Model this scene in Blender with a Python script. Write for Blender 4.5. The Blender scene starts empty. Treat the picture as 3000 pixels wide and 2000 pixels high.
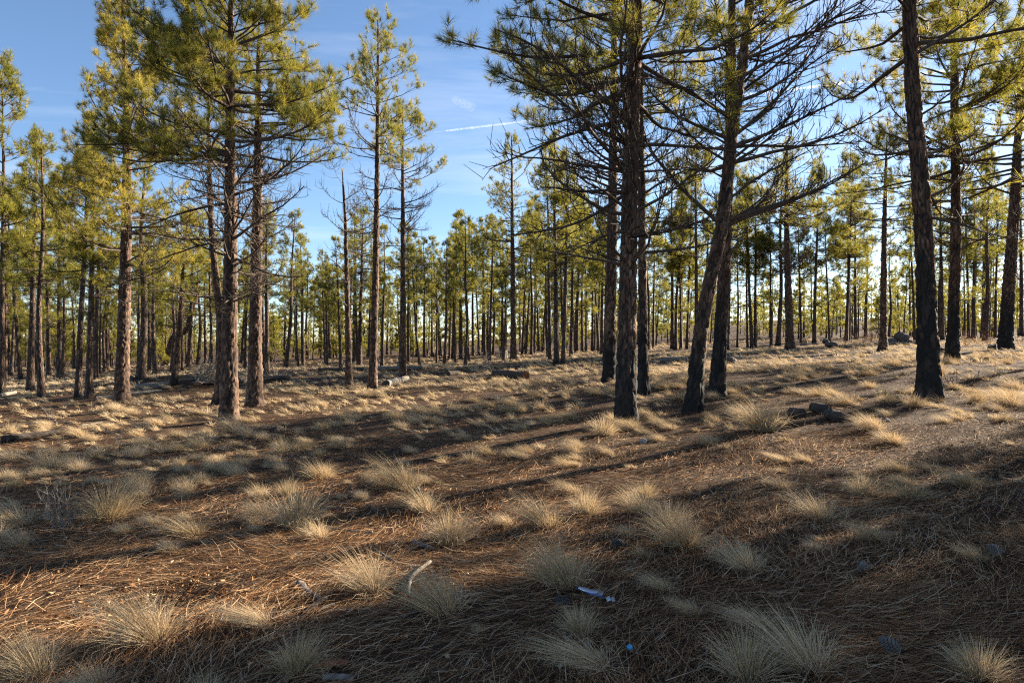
import bpy, bmesh, math, random
import numpy as np
from mathutils import Vector, Matrix

# ------------------------------------------------------------------ camera, sky, sun, exposure
SC = bpy.context.scene
COL = SC.collection
FPX = 2000.0                      # focal length in pixels of the 3000 x 2000 photograph (24 mm full frame)
EYE = 1.6
SUN_AZ = math.radians(59.0)       # to the right of the viewing direction
SUN_EL = math.radians(21.0)
SUN_STRENGTH = 5.0
SKY_STRENGTH = 0.053
EXPOSURE = 2.1

cam_data = bpy.data.cameras.new('camera')
cam_data.lens = 24.0
cam_data.sensor_width = 36.0
cam_data.clip_start = 0.05
cam_data.clip_end = 200000.0
cam = bpy.data.objects.new('camera', cam_data)
COL.objects.link(cam)
cam.rotation_euler = (math.radians(90), 0, 0)
SC.camera = cam

world = bpy.data.worlds.new('World')
SC.world = world
world.use_nodes = True
wn, wl = world.node_tree.nodes, world.node_tree.links
wn.clear()
w_out = wn.new('ShaderNodeOutputWorld')
w_bg = wn.new('ShaderNodeBackground')
w_sky = wn.new('ShaderNodeTexSky')
w_sky.sky_type = 'NISHITA'
w_sky.sun_disc = False
w_sky.sun_elevation = SUN_EL
w_sky.sun_rotation = SUN_AZ
w_sky.altitude = 1200
w_sky.air_density = 1.0
w_sky.dust_density = 0.7
w_sky.ozone_density = 3.2
w_bg.inputs['Strength'].default_value = SKY_STRENGTH
# thin cirrus over the whole dome: noise on the direction, flattened onto a high layer
w_tc = wn.new('ShaderNodeTexCoord')
w_sep = wn.new('ShaderNodeSeparateXYZ')
wl.new(w_tc.outputs['Generated'], w_sep.inputs[0])
w_max = wn.new('ShaderNodeMath'); w_max.operation = 'MAXIMUM'; w_max.inputs[1].default_value = 0.06
wl.new(w_sep.outputs['Z'], w_max.inputs[0])
w_dx = wn.new('ShaderNodeMath'); w_dx.operation = 'DIVIDE'
w_dy = wn.new('ShaderNodeMath'); w_dy.operation = 'DIVIDE'
wl.new(w_sep.outputs['X'], w_dx.inputs[0]); wl.new(w_max.outputs[0], w_dx.inputs[1])
wl.new(w_sep.outputs['Y'], w_dy.inputs[0]); wl.new(w_max.outputs[0], w_dy.inputs[1])
w_com = wn.new('ShaderNodeCombineXYZ')
wl.new(w_dx.outputs[0], w_com.inputs[0]); wl.new(w_dy.outputs[0], w_com.inputs[1])
w_map = wn.new('ShaderNodeMapping'); w_map.inputs['Scale'].default_value = (0.42, 1.0, 1.0)
w_map.inputs['Rotation'].default_value = (0, 0, 0.35); w_map.inputs['Location'].default_value = (3.1, 0.4, 0)
wl.new(w_com.outputs[0], w_map.inputs[0])
w_noise = wn.new('ShaderNodeTexNoise'); w_noise.inputs['Scale'].default_value = 0.75
w_noise.inputs['Detail'].default_value = 7; w_noise.inputs['Roughness'].default_value = 0.62
w_noise.inputs['Distortion'].default_value = 0.5
wl.new(w_map.outputs[0], w_noise.inputs['Vector'])
w_ramp = wn.new('ShaderNodeMapRange')
w_ramp.inputs['From Min'].default_value = 0.50; w_ramp.inputs['From Max'].default_value = 0.78
w_ramp.inputs['To Min'].default_value = 0.0; w_ramp.inputs['To Max'].default_value = 0.40
wl.new(w_noise.outputs['Fac'], w_ramp.inputs['Value'])
w_mix = wn.new('ShaderNodeMix'); w_mix.data_type = 'RGBA'
wl.new(w_ramp.outputs[0], w_mix.inputs['Factor'])
wl.new(w_sky.outputs[0], w_mix.inputs['A'])
w_mix.inputs['B'].default_value = (5.6, 5.9, 6.4, 1)
wl.new(w_mix.outputs['Result'], w_bg.inputs['Color'])
wl.new(w_bg.outputs[0], w_out.inputs['Surface'])

SUNV = Vector((math.sin(SUN_AZ) * math.cos(SUN_EL), math.cos(SUN_AZ) * math.cos(SUN_EL), math.sin(SUN_EL)))
sun_data = bpy.data.lights.new('sun', 'SUN')
sun_data.energy = SUN_STRENGTH
sun_data.angle = math.radians(0.53)
sun_data.color = (1.0, 0.88, 0.70)
sun = bpy.data.objects.new('sun', sun_data)
COL.objects.link(sun)
sun.rotation_euler = (-SUNV).to_track_quat('-Z', 'Y').to_euler()

SC.view_settings.view_transform = 'Standard'
SC.view_settings.look = 'None'
SC.view_settings.gamma = 1.0
SC.view_settings.use_curve_mapping = False
SC.view_settings.exposure = EXPOSURE
SC.render.engine = 'CYCLES'
SC.cycles.max_bounces = 6
SC.cycles.diffuse_bounces = 3
SC.cycles.glossy_bounces = 2
SC.cycles.transmission_bounces = 4
SC.cycles.transparent_max_bounces = 6
SC.cycles.volume_bounces = 1
SC.cycles.sample_clamp_indirect = 6.0
SC.cycles.use_denoising = False
SC.cycles.filter_width = 1.2

# ------------------------------------------------------------------ the lie of the land
_xs = np.linspace(-400, 400, 8001)
_sl = np.where(_xs > 0, 0.074 / np.cosh(np.clip(_xs / 27, -50, 50)) ** 2, 0.040 / np.cosh(np.clip(_xs / 62, -50, 50)) ** 2)
_sl = np.convolve(_sl, np.ones(61) / 61, mode='same')
_hx = np.cumsum(_sl) * (_xs[1] - _xs[0])
_hx -= np.interp(0, _xs, _hx)
_rg = np.random.default_rng(5)
WAVES = []
for lam, amp in ((0.9, .008), (1.3, .012), (1.9, .016), (2.7, .02), (3.9, .028), (5.5, .03), (8.2, .04), (13, .05), (24, .09), (47, .16)):
    for q in range(2):
        th = _rg.uniform(0, 2 * math.pi)
        WAVES.append((2 * math.pi / lam * math.cos(th), 2 * math.pi / lam * math.sin(th), _rg.uniform(0, 6.28), amp * (0.38 if lam < 14 else .7)))
BUMPS = [(-14.6, 31.0, 1.5, 1.1, 0.55), (-2.35, 4.75, .34, .30, -.10), (-1.75, 4.35, .5, .4, .06), (-20.0, 40.0, 3.0, 2.0, .35),
         (-3.1, 4.2, .6, .4, .04)]

def H(x, y):
    x = np.asarray(x, float); y = np.asarray(y, float)
    h = np.interp(x, _xs, _hx)
    for kx, ky, p, a in WAVES:
        h = h + a * np.sin(kx * x + ky * y + p)
    for bx, by, rx, ry, a in BUMPS:
        h = h + a * np.exp(-((x - bx) / rx) ** 2 - ((y - by) / ry) ** 2)
    # land beyond the clearing rises a little towards the right
    h = h + 6.0 / (1 + np.exp(-(y - 150) / 18)) / (1 + np.exp(-(x - 38) / 14)) + 3 / (1 + np.exp(-(y - 260) / 40))
    return h

EYEZ = float(H(0, 0)) + EYE
cam.location = (0, 0, EYEZ)

def ray(px, py):
    return (px - 1500) / FPX, (1000 - py) / FPX

def ground_at(px, py, far=140.0):
    """the point of the ground seen at that pixel of the photograph"""
    u, v = ray(px, py)
    d = np.concatenate([np.arange(1.5, 30, .02), np.arange(30, far, .1)])
    below = EYEZ + v * d < H(u * d, d)
    k = int(np.argmax(below)) if below.any() else len(d) - 1
    return float(u * d[k]), float(d[k]), float(H(u * d[k], d[k]))

def at_depth(px, py, d):
    u, v = ray(px, py)
    return np.array((u * d, d, EYEZ + v * d))

# ------------------------------------------------------------------ materials
def new_mat(name):
    m = bpy.data.materials.new(name)
    m.use_nodes = True
    nt = m.node_tree
    nt.nodes.clear()
    out = nt.nodes.new('ShaderNodeOutputMaterial')
    return m, nt, out

def N(nt, kind, **kw):
    n = nt.nodes.new(kind)
    for k, v in kw.items():
        if k in n.inputs: n.inputs[k].default_value = v
        else: setattr(n, k, v)
    return n

def ramp(nt, fac, stops):
    r = nt.nodes.new('ShaderNodeValToRGB')
    while len(r.color_ramp.elements) < len(stops): r.color_ramp.elements.new(0.5)
    for e, (p, c) in zip(r.color_ramp.elements, stops):
        e.position = p; e.color = (*c, 1)
    nt.links.new(fac, r.inputs[0])
    return r.outputs[0]

def attr(nt, name):
    a = nt.nodes.new('ShaderNodeAttribute'); a.attribute_name = name
    return a.outputs['Fac']

def mixc(nt, fac, a, b, mode='MIX'):
    m = nt.nodes.new('ShaderNodeMix'); m.data_type = 'RGBA'; m.blend_type = mode
    for v, s in ((fac, 'Factor'), (a, 'A'), (b, 'B')):
        if isinstance(v, (int, float)): m.inputs[s].default_value = v
        elif isinstance(v, tuple): m.inputs[s].default_value = (*v, 1)
        else: nt.links.new(v, m.inputs[s])
    return m.outputs['Result']

def mrange(nt, v, a, b, c=0.0, d=1.0):
    n = N(nt, 'ShaderNodeMapRange')
    n.inputs['From Min'].default_value = a; n.inputs['From Max'].default_value = b
    n.inputs['To Min'].default_value = c; n.inputs['To Max'].default_value = d
    nt.links.new(v, n.inputs['Value'])
    return n.outputs[0]

def objco(nt, scale=(1, 1, 1), which='Object'):
    t = nt.nodes.new('ShaderNodeTexCoord')
    m = nt.nodes.new('ShaderNodeMapping'); m.inputs['Scale'].default_value = scale
    nt.links.new(t.outputs[which], m.inputs[0])
    return m.outputs[0]

def leafy(name, stops, trans=0.35, rough=0.5, spec=0.4, tcol=1.25, tb=.6):
    """needles, blades: colour by the 'tint' of each tuft, some light shining through"""
    m, nt, out = new_mat(name)
    c = ramp(nt, attr(nt, 'tint'), stops)
    p = N(nt, 'ShaderNodeBsdfPrincipled', Roughness=rough)
    p.inputs['Specular IOR Level'].default_value = spec
    nt.links.new(c, p.inputs['Base Color'])
    t = N(nt, 'ShaderNodeBsdfTranslucent')
    nt.links.new(mixc(nt, 1.0, c, (tcol, tcol * .95, tcol * tb), 'MULTIPLY'), t.inputs['Color'])
    mx = N(nt, 'ShaderNodeMixShader', Fac=trans)
    nt.links.new(p.outputs[0], mx.inputs[1]); nt.links.new(t.outputs[0], mx.inputs[2])
    nt.links.new(mx.outputs[0], out.inputs['Surface'])
    return m

M = {}
M['needles'] = leafy('needles', [(0, (.055, .075, .018)), (.35, (.145, .150, .032)), (.7, (.26, .232, .052)), (1, (.38, .30, .08))], .50, .55, .18, 1.4)
M['grass'] = leafy('dry_grass', [(0, (.17, .15, .055)), (.10, (.29, .225, .11)), (.2, (.38, .28, .155)), (.5, (.52, .39, .23)), (.8, (.63, .485, .305)), (1, (.52, .42, .30))], .28, .65, .12, 1.1, .88)
M['litter'] = leafy('fallen_needles', [(0, (.030, .016, .010)), (.28, (.12, .055, .025)), (.52, (.29, .145, .064)), (.78, (.46, .29, .155)), (1, (.56, .42, .27))], .08, .75, .06, 1.0)

def wood(name, a, b, c, scale=(30, 30, 4), rough=.85, bump=.5):
    m, nt, out = new_mat(name)
    co = objco(nt, scale)
    n1 = N(nt, 'ShaderNodeTexNoise', Scale=1.0, Detail=6, Roughness=.65)
    nt.links.new(co, n1.inputs['Vector'])
    col = ramp(nt, n1.outputs['Fac'], [(.3, a), (.52, b), (.72, c)])
    p = N(nt, 'ShaderNodeBsdfPrincipled', Roughness=rough)
    p.inputs['Specular IOR Level'].default_value = .25
    nt.links.new(col, p.inputs['Base Color'])
    bp = N(nt, 'ShaderNodeBump', Strength=bump, Distance=.01)
    nt.links.new(n1.outputs['Fac'], bp.inputs['Height'])
    nt.links.new(bp.outputs[0], p.inputs['Normal'])
    nt.links.new(p.outputs[0], out.inputs['Surface'])
    return m

M['twig'] = wood('branch_bark', (.045, .034, .026), (.085, .062, .046), (.15, .115, .09), (14, 14, 14))
M['twig_grey'] = wood('dead_branch_bark', (.10, .085, .07), (.19, .165, .14), (.32, .29, .26), (14, 14, 14))
M['wood_pale'] = wood('weathered_wood', (.11, .09, .07), (.24, .20, .155), (.38, .33, .27), (22, 22, 6))
M['wood_cut'] = wood('sawn_wood', (.20, .13, .07), (.36, .25, .14), (.46, .34, .2), (25, 25, 25))
M['wood_dark'] = wood('old_log_bark', (.022, .018, .015), (.06, .045, .035), (.14, .11, .085), (12, 12, 12), .9, .9)
M['wood_grey'] = wood('grey_log_wood', (.06, .052, .045), (.15, .13, .11), (.3, .26, .22), (16, 16, 5), .9, .8)
M['wood_rust'] = wood('rotten_red_wood', (.09, .03, .014), (.22, .085, .035), (.34, .16, .07), (18, 18, 9))
M['rock'] = wood('lava_rock', (.035, .03, .028), (.09, .075, .066), (.2, .175, .155), (6, 6, 6), .9, .8)
M['rock_pale'] = wood('pale_stone', (.2, .18, .15), (.33, .3, .26), (.45, .42, .37), (20, 20, 20), .9, .6)

def bark(name, near):
    m, nt, out = new_mat(name)
    p = N(nt, 'ShaderNodeBsdfPrincipled', Roughness=.82)
    p.inputs['Specular IOR Level'].default_value = .3
    co = objco(nt)
    big = N(nt, 'ShaderNodeTexNoise', Scale=1.6, Detail=4)
    fine = N(nt, 'ShaderNodeTexNoise', Scale=38.0, Detail=5, Roughness=.7)
    nt.links.new(co, big.inputs['Vector']); nt.links.new(co, fine.inputs['Vector'])
    if near:
        plate = attr(nt, 'plate'); cell = attr(nt, 'cell')
        base = ramp(nt, cell, [(0, (.040, .024, .017)), (.3, (.080, .046, .030)), (.6, (.150, .088, .056)), (1, (.30, .205, .140))])
        base = mixc(nt, mrange(nt, fine.outputs['Fac'], .35, .7), base, mixc(nt, 1.0, base, (.62, .6, .58), 'MULTIPLY'))
        col = mixc(nt, mrange(nt, plate, .12, .6), (.018, .013, .011), base)
        char = attr(nt, 'char')
        edge = N(nt, 'ShaderNodeTexNoise', Scale=7.0, Detail=5, Roughness=.7)
        nt.links.new(objco(nt, (1, 1, .35)), edge.inputs['Vector'])
        ad = N(nt, 'ShaderNodeMath', operation='ADD'); nt.links.new(char, ad.inputs[0]); nt.links.new(edge.outputs['Fac'], ad.inputs[1])
        col = mixc(nt, mrange(nt, ad.outputs[0], .80, 1.10), col, mixc(nt, mrange(nt, cell, .5, .95), (.011, .010, .0095), (.055, .038, .030)))
        hgt = fine.outputs['Fac']; strength, dist = .6, .012
    else:
        v = N(nt, 'ShaderNodeTexVoronoi', Scale=1.0)
        v.feature = 'DISTANCE_TO_EDGE'
        nt.links.new(objco(nt, (9, 9, 3.2)), v.inputs['Vector'])
        v2 = N(nt, 'ShaderNodeTexVoronoi', Scale=1.0)
        nt.links.new(objco(nt, (9, 9, 3.2)), v2.inputs['Vector'])
        base = ramp(nt, v2.outputs['Color'], [(0, (.042, .026, .019)), (.5, (.095, .056, .037)), (1, (.18, .118, .080))])
        col = mixc(nt, mrange(nt, v.outputs['Distance'], .02, .16), (.022, .016, .013), base)
        char = attr(nt, 'char')
        ad = N(nt, 'ShaderNodeMath', operation='ADD'); nt.links.new(char, ad.inputs[0]); nt.links.new(big.outputs['Fac'], ad.inputs[1])
        col = mixc(nt, mrange(nt, ad.outputs[0], .95, 1.2), col, (.018, .015, .013))
        hgt = v.outputs['Distance']; strength, dist = .9, .05
    col = mixc(nt, mrange(nt, big.outputs['Fac'], .35, .7, 0, .45), col, mixc(nt, 1.0, col, (1.0, .85, .74), 'MULTIPLY'))
    nt.links.new(col, p.inputs['Base Color'])
    bp = N(nt, 'ShaderNodeBump', Strength=strength, Distance=dist)
    nt.links.new(hgt, bp.inputs['Height']); nt.links.new(bp.outputs[0], p.inputs['Normal'])
    nt.links.new(p.outputs[0], out.inputs['Surface'])
    return m
M['bark'] = bark('pine_bark', True)
M['bark_far'] = bark('pine_bark_far', False)

def ground_mat():
    m, nt, out = new_mat('forest_floor')
    p = N(nt, 'ShaderNodeBsdfPrincipled', Roughness=.95)
    p.inputs['Specular IOR Level'].default_value = .15
    co = objco(nt)
    a = N(nt, 'ShaderNodeTexNoise', Scale=.55, Detail=5, Roughness=.6)
    b = N(nt, 'ShaderNodeTexNoise', Scale=26.0, Detail=6, Roughness=.75)
    c = N(nt, 'ShaderNodeTexNoise', Scale=140.0, Detail=3, Roughness=.7)
    for n in (a, b, c): nt.links.new(co, n.inputs['Vector'])
    duff = ramp(nt, b.outputs['Fac'], [(.28, (.026, .015, .010)), (.5, (.070, .038, .022)), (.7, (.14, .078, .042))])
    straw = ramp(nt, b.outputs['Fac'], [(.28, (.045, .028, .016)), (.5, (.115, .072, .038)), (.7, (.22, .145, .08))])
    col = mixc(nt, mrange(nt, a.outputs['Fac'], .46, .66), duff, straw)
    col = mixc(nt, mrange(nt, c.outputs['Fac'], .4, .65, 0, .7), col, mixc(nt, 1.0, col, (.45, .42, .4), 'MULTIPLY'))
    nt.links.new(col, p.inputs['Base Color'])
    s = N(nt, 'ShaderNodeMath', operation='ADD'); nt.links.new(b.outputs['Fac'], s.inputs[0]); nt.links.new(c.outputs['Fac'], s.inputs[1])
    bp = N(nt, 'ShaderNodeBump', Strength=1.0, Distance=.035)
    nt.links.new(s.outputs[0], bp.inputs['Height']); nt.links.new(bp.outputs[0], p.inputs['Normal'])
    nt.links.new(p.outputs[0], out.inputs['Surface'])
    return m
M['ground'] = ground_mat()

def plain(name, col, rough=.5, metal=0.0):
    m, nt, out = new_mat(name)
    p = N(nt, 'ShaderNodeBsdfPrincipled', Roughness=rough, Metallic=metal)
    n = N(nt, 'ShaderNodeTexNoise', Scale=60.0, Detail=4)
    nt.links.new(objco(nt), n.inputs['Vector'])
    nt.links.new(mixc(nt, mrange(nt, n.outputs['Fac'], .35, .7), tuple(v * .7 for v in col), col), p.inputs['Base Color'])
    nt.links.new(p.outputs[0], out.inputs['Surface'])
    return m
M['blue'] = plain('blue_plastic', (.02, .36, .72), .45)
M['foil'] = plain('silver_foil', (.72, .74, .80), .28, .8)
M['foil_blue'] = plain('blue_print', (.04, .16, .42), .35)
M['black'] = plain('black_plastic', (.012, .012, .014), .4)

def cloud_mat(name, dens):
    m, nt, out = new_mat(name)
    v = N(nt, 'ShaderNodeVolumePrincipled', Density=dens)
    v.inputs['Color'].default_value = (1, 1, 1, 1); v.inputs['Anisotropy'].default_value = .45
    nt.links.new(v.outputs[0], out.inputs['Volume'])
    return m

# ------------------------------------------------------------------ mesh helpers
def make_mesh(name, V, F, mats, attrs=None, smooth=False, midx=None):
    V = np.ascontiguousarray(V, dtype=np.float32).reshape(-1, 3)
    F = np.ascontiguousarray(F, dtype=np.int32)
    me = bpy.data.meshes.new(name)
    nf, k = F.shape
    me.vertices.add(len(V)); me.vertices.foreach_set('co', V.ravel())
    me.loops.add(nf * k); me.loops.foreach_set('vertex_index', F.ravel())
    me.polygons.add(nf); me.polygons.foreach_set('loop_start', np.arange(0, nf * k, k, dtype=np.int32))
    if smooth: me.polygons.foreach_set('use_smooth', np.ones(nf, dtype=bool))
    for m in (mats if isinstance(mats, (list, tuple)) else [mats]): me.materials.append(m)
    if midx is not None: me.polygons.foreach_set('material_index', np.ascontiguousarray(midx, dtype=np.int32))
    for an, av in (attrs or {}).items():
        a = me.attributes.new(an, 'FLOAT', 'POINT')
        a.data.foreach_set('value', np.ascontiguousarray(av, dtype=np.float32))
    me.update(calc_edges=True)
    return me

def obj(name, me, parent=None, loc=(0, 0, 0), rot=(0, 0, 0), scale=(1, 1, 1)):
    o = bpy.data.objects.new(name, me)
    COL.objects.link(o)
    o.parent = parent
    o.location = loc; o.rotation_euler = rot; o.scale = scale
    return o

def tag(o, label, cat, group=None):
    o['label'] = label; o['category'] = cat
    if group: o['group'] = group
    return o

def curves(P0, az, el, L, de, n, rng, wob=.25, pw=1.4):
    """many bending shoots at once: start, heading, rise, length and how far each turns up"""
    m = len(L)
    t = np.linspace(0, 1, n - 1) if n > 2 else np.array([.5])
    e = el[:, None] + de[:, None] * t[None] ** pw
    a = az[:, None] + np.cumsum(rng.normal(0, wob / math.sqrt(n), (m, n - 1)), 1)
    e = e + np.cumsum(rng.normal(0, wob * .6 / math.sqrt(n), (m, n - 1)), 1)
    d = np.stack([np.cos(e) * np.sin(a), np.cos(e) * np.cos(a), np.sin(e)], -1) * (L / (n - 1))[:, None, None]
    return np.concatenate([P0[:, None], P0[:, None] + np.cumsum(d, 1)], 1)

def on_curves(P, idx, t):
    n = P.shape[1]
    f = np.clip(t, 0, .9999) * (n - 1); i = f.astype(int); w = (f - i)[:, None]
    a, b = P[idx, i], P[idx, i + 1]
    d = b - a
    d /= np.linalg.norm(d, axis=1, keepdims=True) + 1e-9
    return a * (1 - w) + b * w, np.arctan2(d[:, 0], d[:, 1]), np.arcsin(np.clip(d[:, 2], -1, 1)), d

def tubes(P, R0, R1, sides):
    """round shoots from (m, n, 3) centre lines, tapering"""
    m, n, _ = P.shape
    T = np.gradient(P, axis=1)
    T /= np.linalg.norm(T, axis=2, keepdims=True) + 1e-9
    ref = np.where(np.abs(T[..., 2:3]) > .9, np.array([1., 0, 0]), np.array([0, 0, 1.]))
    A = np.cross(T, ref); A /= np.linalg.norm(A, axis=2, keepdims=True) + 1e-9
    B = np.cross(T, A)
    r = R0[:, None] + (R1 - R0)[:, None] * np.linspace(0, 1, n)[None] ** .8
    th = np.arange(sides) / sides * 2 * math.pi
    V = P[:, :, None] + r[:, :, None, None] * (A[:, :, None] * np.cos(th)[:, None] + B[:, :, None] * np.sin(th)[:, None])
    k = np.arange(n - 1)[:, None] * sides; s = np.arange(sides)[None]; s2 = (s + 1) % sides
    q = np.stack([k + s, k + s2, k + sides + s2, k + sides + s], -1).reshape(-1, 4)
    tri = np.concatenate([q[:, [0, 1, 2]], q[:, [0, 2, 3]]])
    F = (np.arange(m)[:, None, None] * (n * sides) + tri[None]).reshape(-1, 3)
    return V.reshape(-1, 3), F

def strips(P, w, rng, flat=0.5):
    """flat blades along (m, n, 3) centre lines, ending in a point"""
    m, n, _ = P.shape
    T = np.gradient(P, axis=1)
    T /= np.linalg.norm(T, axis=2, keepdims=True) + 1e-9
    ref = rng.normal(0, 1, (m, 3)); ref[:, 2] += flat * 3
    S = np.cross(T, ref[:, None]); S /= np.linalg.norm(S, axis=2, keepdims=True) + 1e-9
    ww = w[:, None] * (1 - np.linspace(0, 1, n)[None] ** 2 * .85) * .5
    S = S * ww[..., None]
    V = np.stack([P - S, P + S], 2)[:, :-1].reshape(m, -1, 3)
    V = np.concatenate([V, P[:, -1:]], 1)
    nv = 2 * (n - 1) + 1
    tr = []
    for i in range(n - 2):
        tr += [[2 * i, 2 * i + 1, 2 * i + 3], [2 * i, 2 * i + 3, 2 * i + 2]]
    tr.append([2 * (n - 2), 2 * (n - 2) + 1, 2 * (n - 1)])
    F = (np.arange(m)[:, None, None] * nv + np.array(tr)[None]).reshape(-1, 3)
    return V.reshape(-1, 3), F, nv

class Acc:
    def __init__(s): s.V = []; s.F = []; s.n = 0; s.A = []; s.mi = []
    def add(s, V, F, a=None, mi=0):
        s.V.append(V); s.F.append(F + s.n); s.n += len(V)
        s.A.append(np.zeros(len(V)) if a is None else a); s.mi.append(np.full(len(F), mi))
    def mesh(s, name, mats, at='tint', smooth=False):
        return make_mesh(name, np.concatenate(s.V), np.concatenate(s.F), mats, {at: np.concatenate(s.A)}, smooth, np.concatenate(s.mi))

def hash01(i, j, seed):
    i = np.asarray(i, dtype=np.int64).astype(np.uint64); j = np.asarray(j, dtype=np.int64).astype(np.uint64)
    h = i * np.uint64(374761393) + j * np.uint64(668265263) + np.uint64(seed * 2246822519 + 97)
    h ^= h >> np.uint64(13); h *= np.uint64(1274126177); h ^= h >> np.uint64(16)
    h *= np.uint64(2654435761); h ^= h >> np.uint64(15)
    return (h & np.uint64(0xffffff)).astype(float) / 0xffffff

def bark_cells(u, v, nu, seed):
    """plates of bark: how deep inside its plate a point lies, and which plate"""
    iu, iv = np.floor(u).astype(int), np.floor(v).astype(int)
    f1 = np.full(u.shape, 9.); f2 = np.full(u.shape, 9.); cid = np.zeros(u.shape)
    for ox in (-1, 0, 1):
        for oy in (-1, 0, 1):
            a, b = (iu + ox) % nu, iv + oy
            jx, jy, c = hash01(a, b, seed), hash01(a, b, seed + 7), hash01(a, b, seed + 13)
            d = np.hypot(iu + ox + jx - u, (iv + oy + jy - v))
            nearer = d < f1
            f2 = np.where(nearer, f1, np.minimum(f2, d)); cid = np.where(nearer, c, cid); f1 = np.where(nearer, d, f1)
    return f2 - f1, cid

def centre_line(pts, n):
    """smooth line through the given points"""
    pts = np.array(pts, float)
    s = np.concatenate([[0], np.cumsum(np.linalg.norm(np.diff(pts, axis=0), axis=1))])
    t = np.linspace(0, s[-1], n)
    C = np.stack([np.interp(t, s, pts[:, k]) for k in range(3)], 1)
    for _ in range(max(2, n // 10)):
        C[1:-1] = .25 * C[:-2] + .5 * C[1:-1] + .25 * C[2:]
    return C

def trunk_radius(s, Ht, r0):
    x = np.clip(s / Ht, 0, 1)
    return r0 * (1.0 - .15 * np.minimum(x / .1, 1)) * np.maximum((1 - x) ** .62, .02)

def trunk_mesh(name, C, r0, detail, char, seed, rust=0.0):
    """tapered trunk along C with a root flare; with detail, the bark plates stand out in relief"""
    Ls = np.concatenate([[0], np.cumsum(np.linalg.norm(np.diff(C, axis=0), axis=1))]); Ht = Ls[-1]
    if detail:
        sides = detail
        fine = min(Ht, 9.5)
        ss = np.concatenate([np.arange(-.25, fine, .055), np.linspace(fine, Ht, 26)])
    else:
        sides = 9
        ss = np.concatenate([[-.25, 0, .12, .3], np.linspace(.7, Ht, 15)])
    P = np.stack([np.interp(ss, Ls, C[:, k]) for k in range(3)], 1)
    P[ss < 0, 2] += ss[ss < 0]
    T = np.gradient(P, axis=0); T /= np.linalg.norm(T, axis=1, keepdims=True)
    Yx = np.array([0, 1., 0]); B = Yx - (T @ Yx)[:, None] * T; B /= np.linalg.norm(B, axis=1, keepdims=True)
    A = np.cross(B, T)
    th = np.arange(sides) / sides * 2 * math.pi
    r = trunk_radius(np.maximum(ss, 0), Ht, r0)[:, None] * np.ones(sides)[None]
    fl = np.exp(-np.maximum(ss, 0) / .22)[:, None]
    r = r * (1 + fl * (.22 + .16 * np.cos(th * 4 + seed) [None] + .10 * np.cos(th * 7 + 2.1 * seed)[None]))
    r = r * (1 + .03 * np.sin(ss * 2.3 + seed)[:, None] * np.cos(th * 2 + ss[:, None] * .5 + seed)[...])
    at = {}
    SS, TH = np.meshgrid(ss, th, indexing='ij')
    at['char'] = np.clip((char - SS) / max(char, .05), -.4, 1).ravel() if char > 0 else np.full(SS.size, -1.0)
    if detail:
        nu = max(7, int(round(2 * math.pi * r0 / .088)))
        U = TH / (2 * math.pi) * nu
        wu = .30 * np.sin(SS * 7.0 + 3 * np.sin(TH * 2 + seed)) + .16 * np.sin(SS * 17 + TH * 3)
        ed, cid = bark_cells((U + wu) % nu, SS / .27 + .35 * np.sin(TH * 3 + SS * 2), nu, seed)
        ed2, cid2 = bark_cells((U * 2 + wu) % (2 * nu), SS / .085 + .3 * np.sin(TH * 5 + SS * 5), 2 * nu, seed + 50)
        pl = np.clip(ed / .34, 0, 1); pl = pl * pl * (3 - 2 * pl)
        pl2 = np.clip(ed2 / .4, 0, 1)
        depth = .14 * r0 + .008
        r = r + depth * (pl - .6) + depth * .35 * (pl2 - .5) * pl + depth * .5 * (cid - .5) * pl
        at['plate'] = (pl * (.7 + .3 * pl2)).ravel()
        at['cell'] = np.clip(.55 * cid + .45 * cid2, 0, 1).ravel()
    V = P[:, None] + r[..., None] * (A[:, None] * np.cos(th)[None, :, None] + B[:, None] * np.sin(th)[None, :, None])
    n = len(ss)
    k = np.arange(n - 1)[:, None] * sides; s = np.arange(sides)[None]; s2 = (s + 1) % sides
    F = np.stack([k + s, k + s2, k + sides + s2, k + sides + s], -1).reshape(-1, 4)
    return make_mesh(name, V, F, M['bark'] if detail else M['bark_far'], at, True)

def frame_top(d):
    return EYEZ + d * .53

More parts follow.
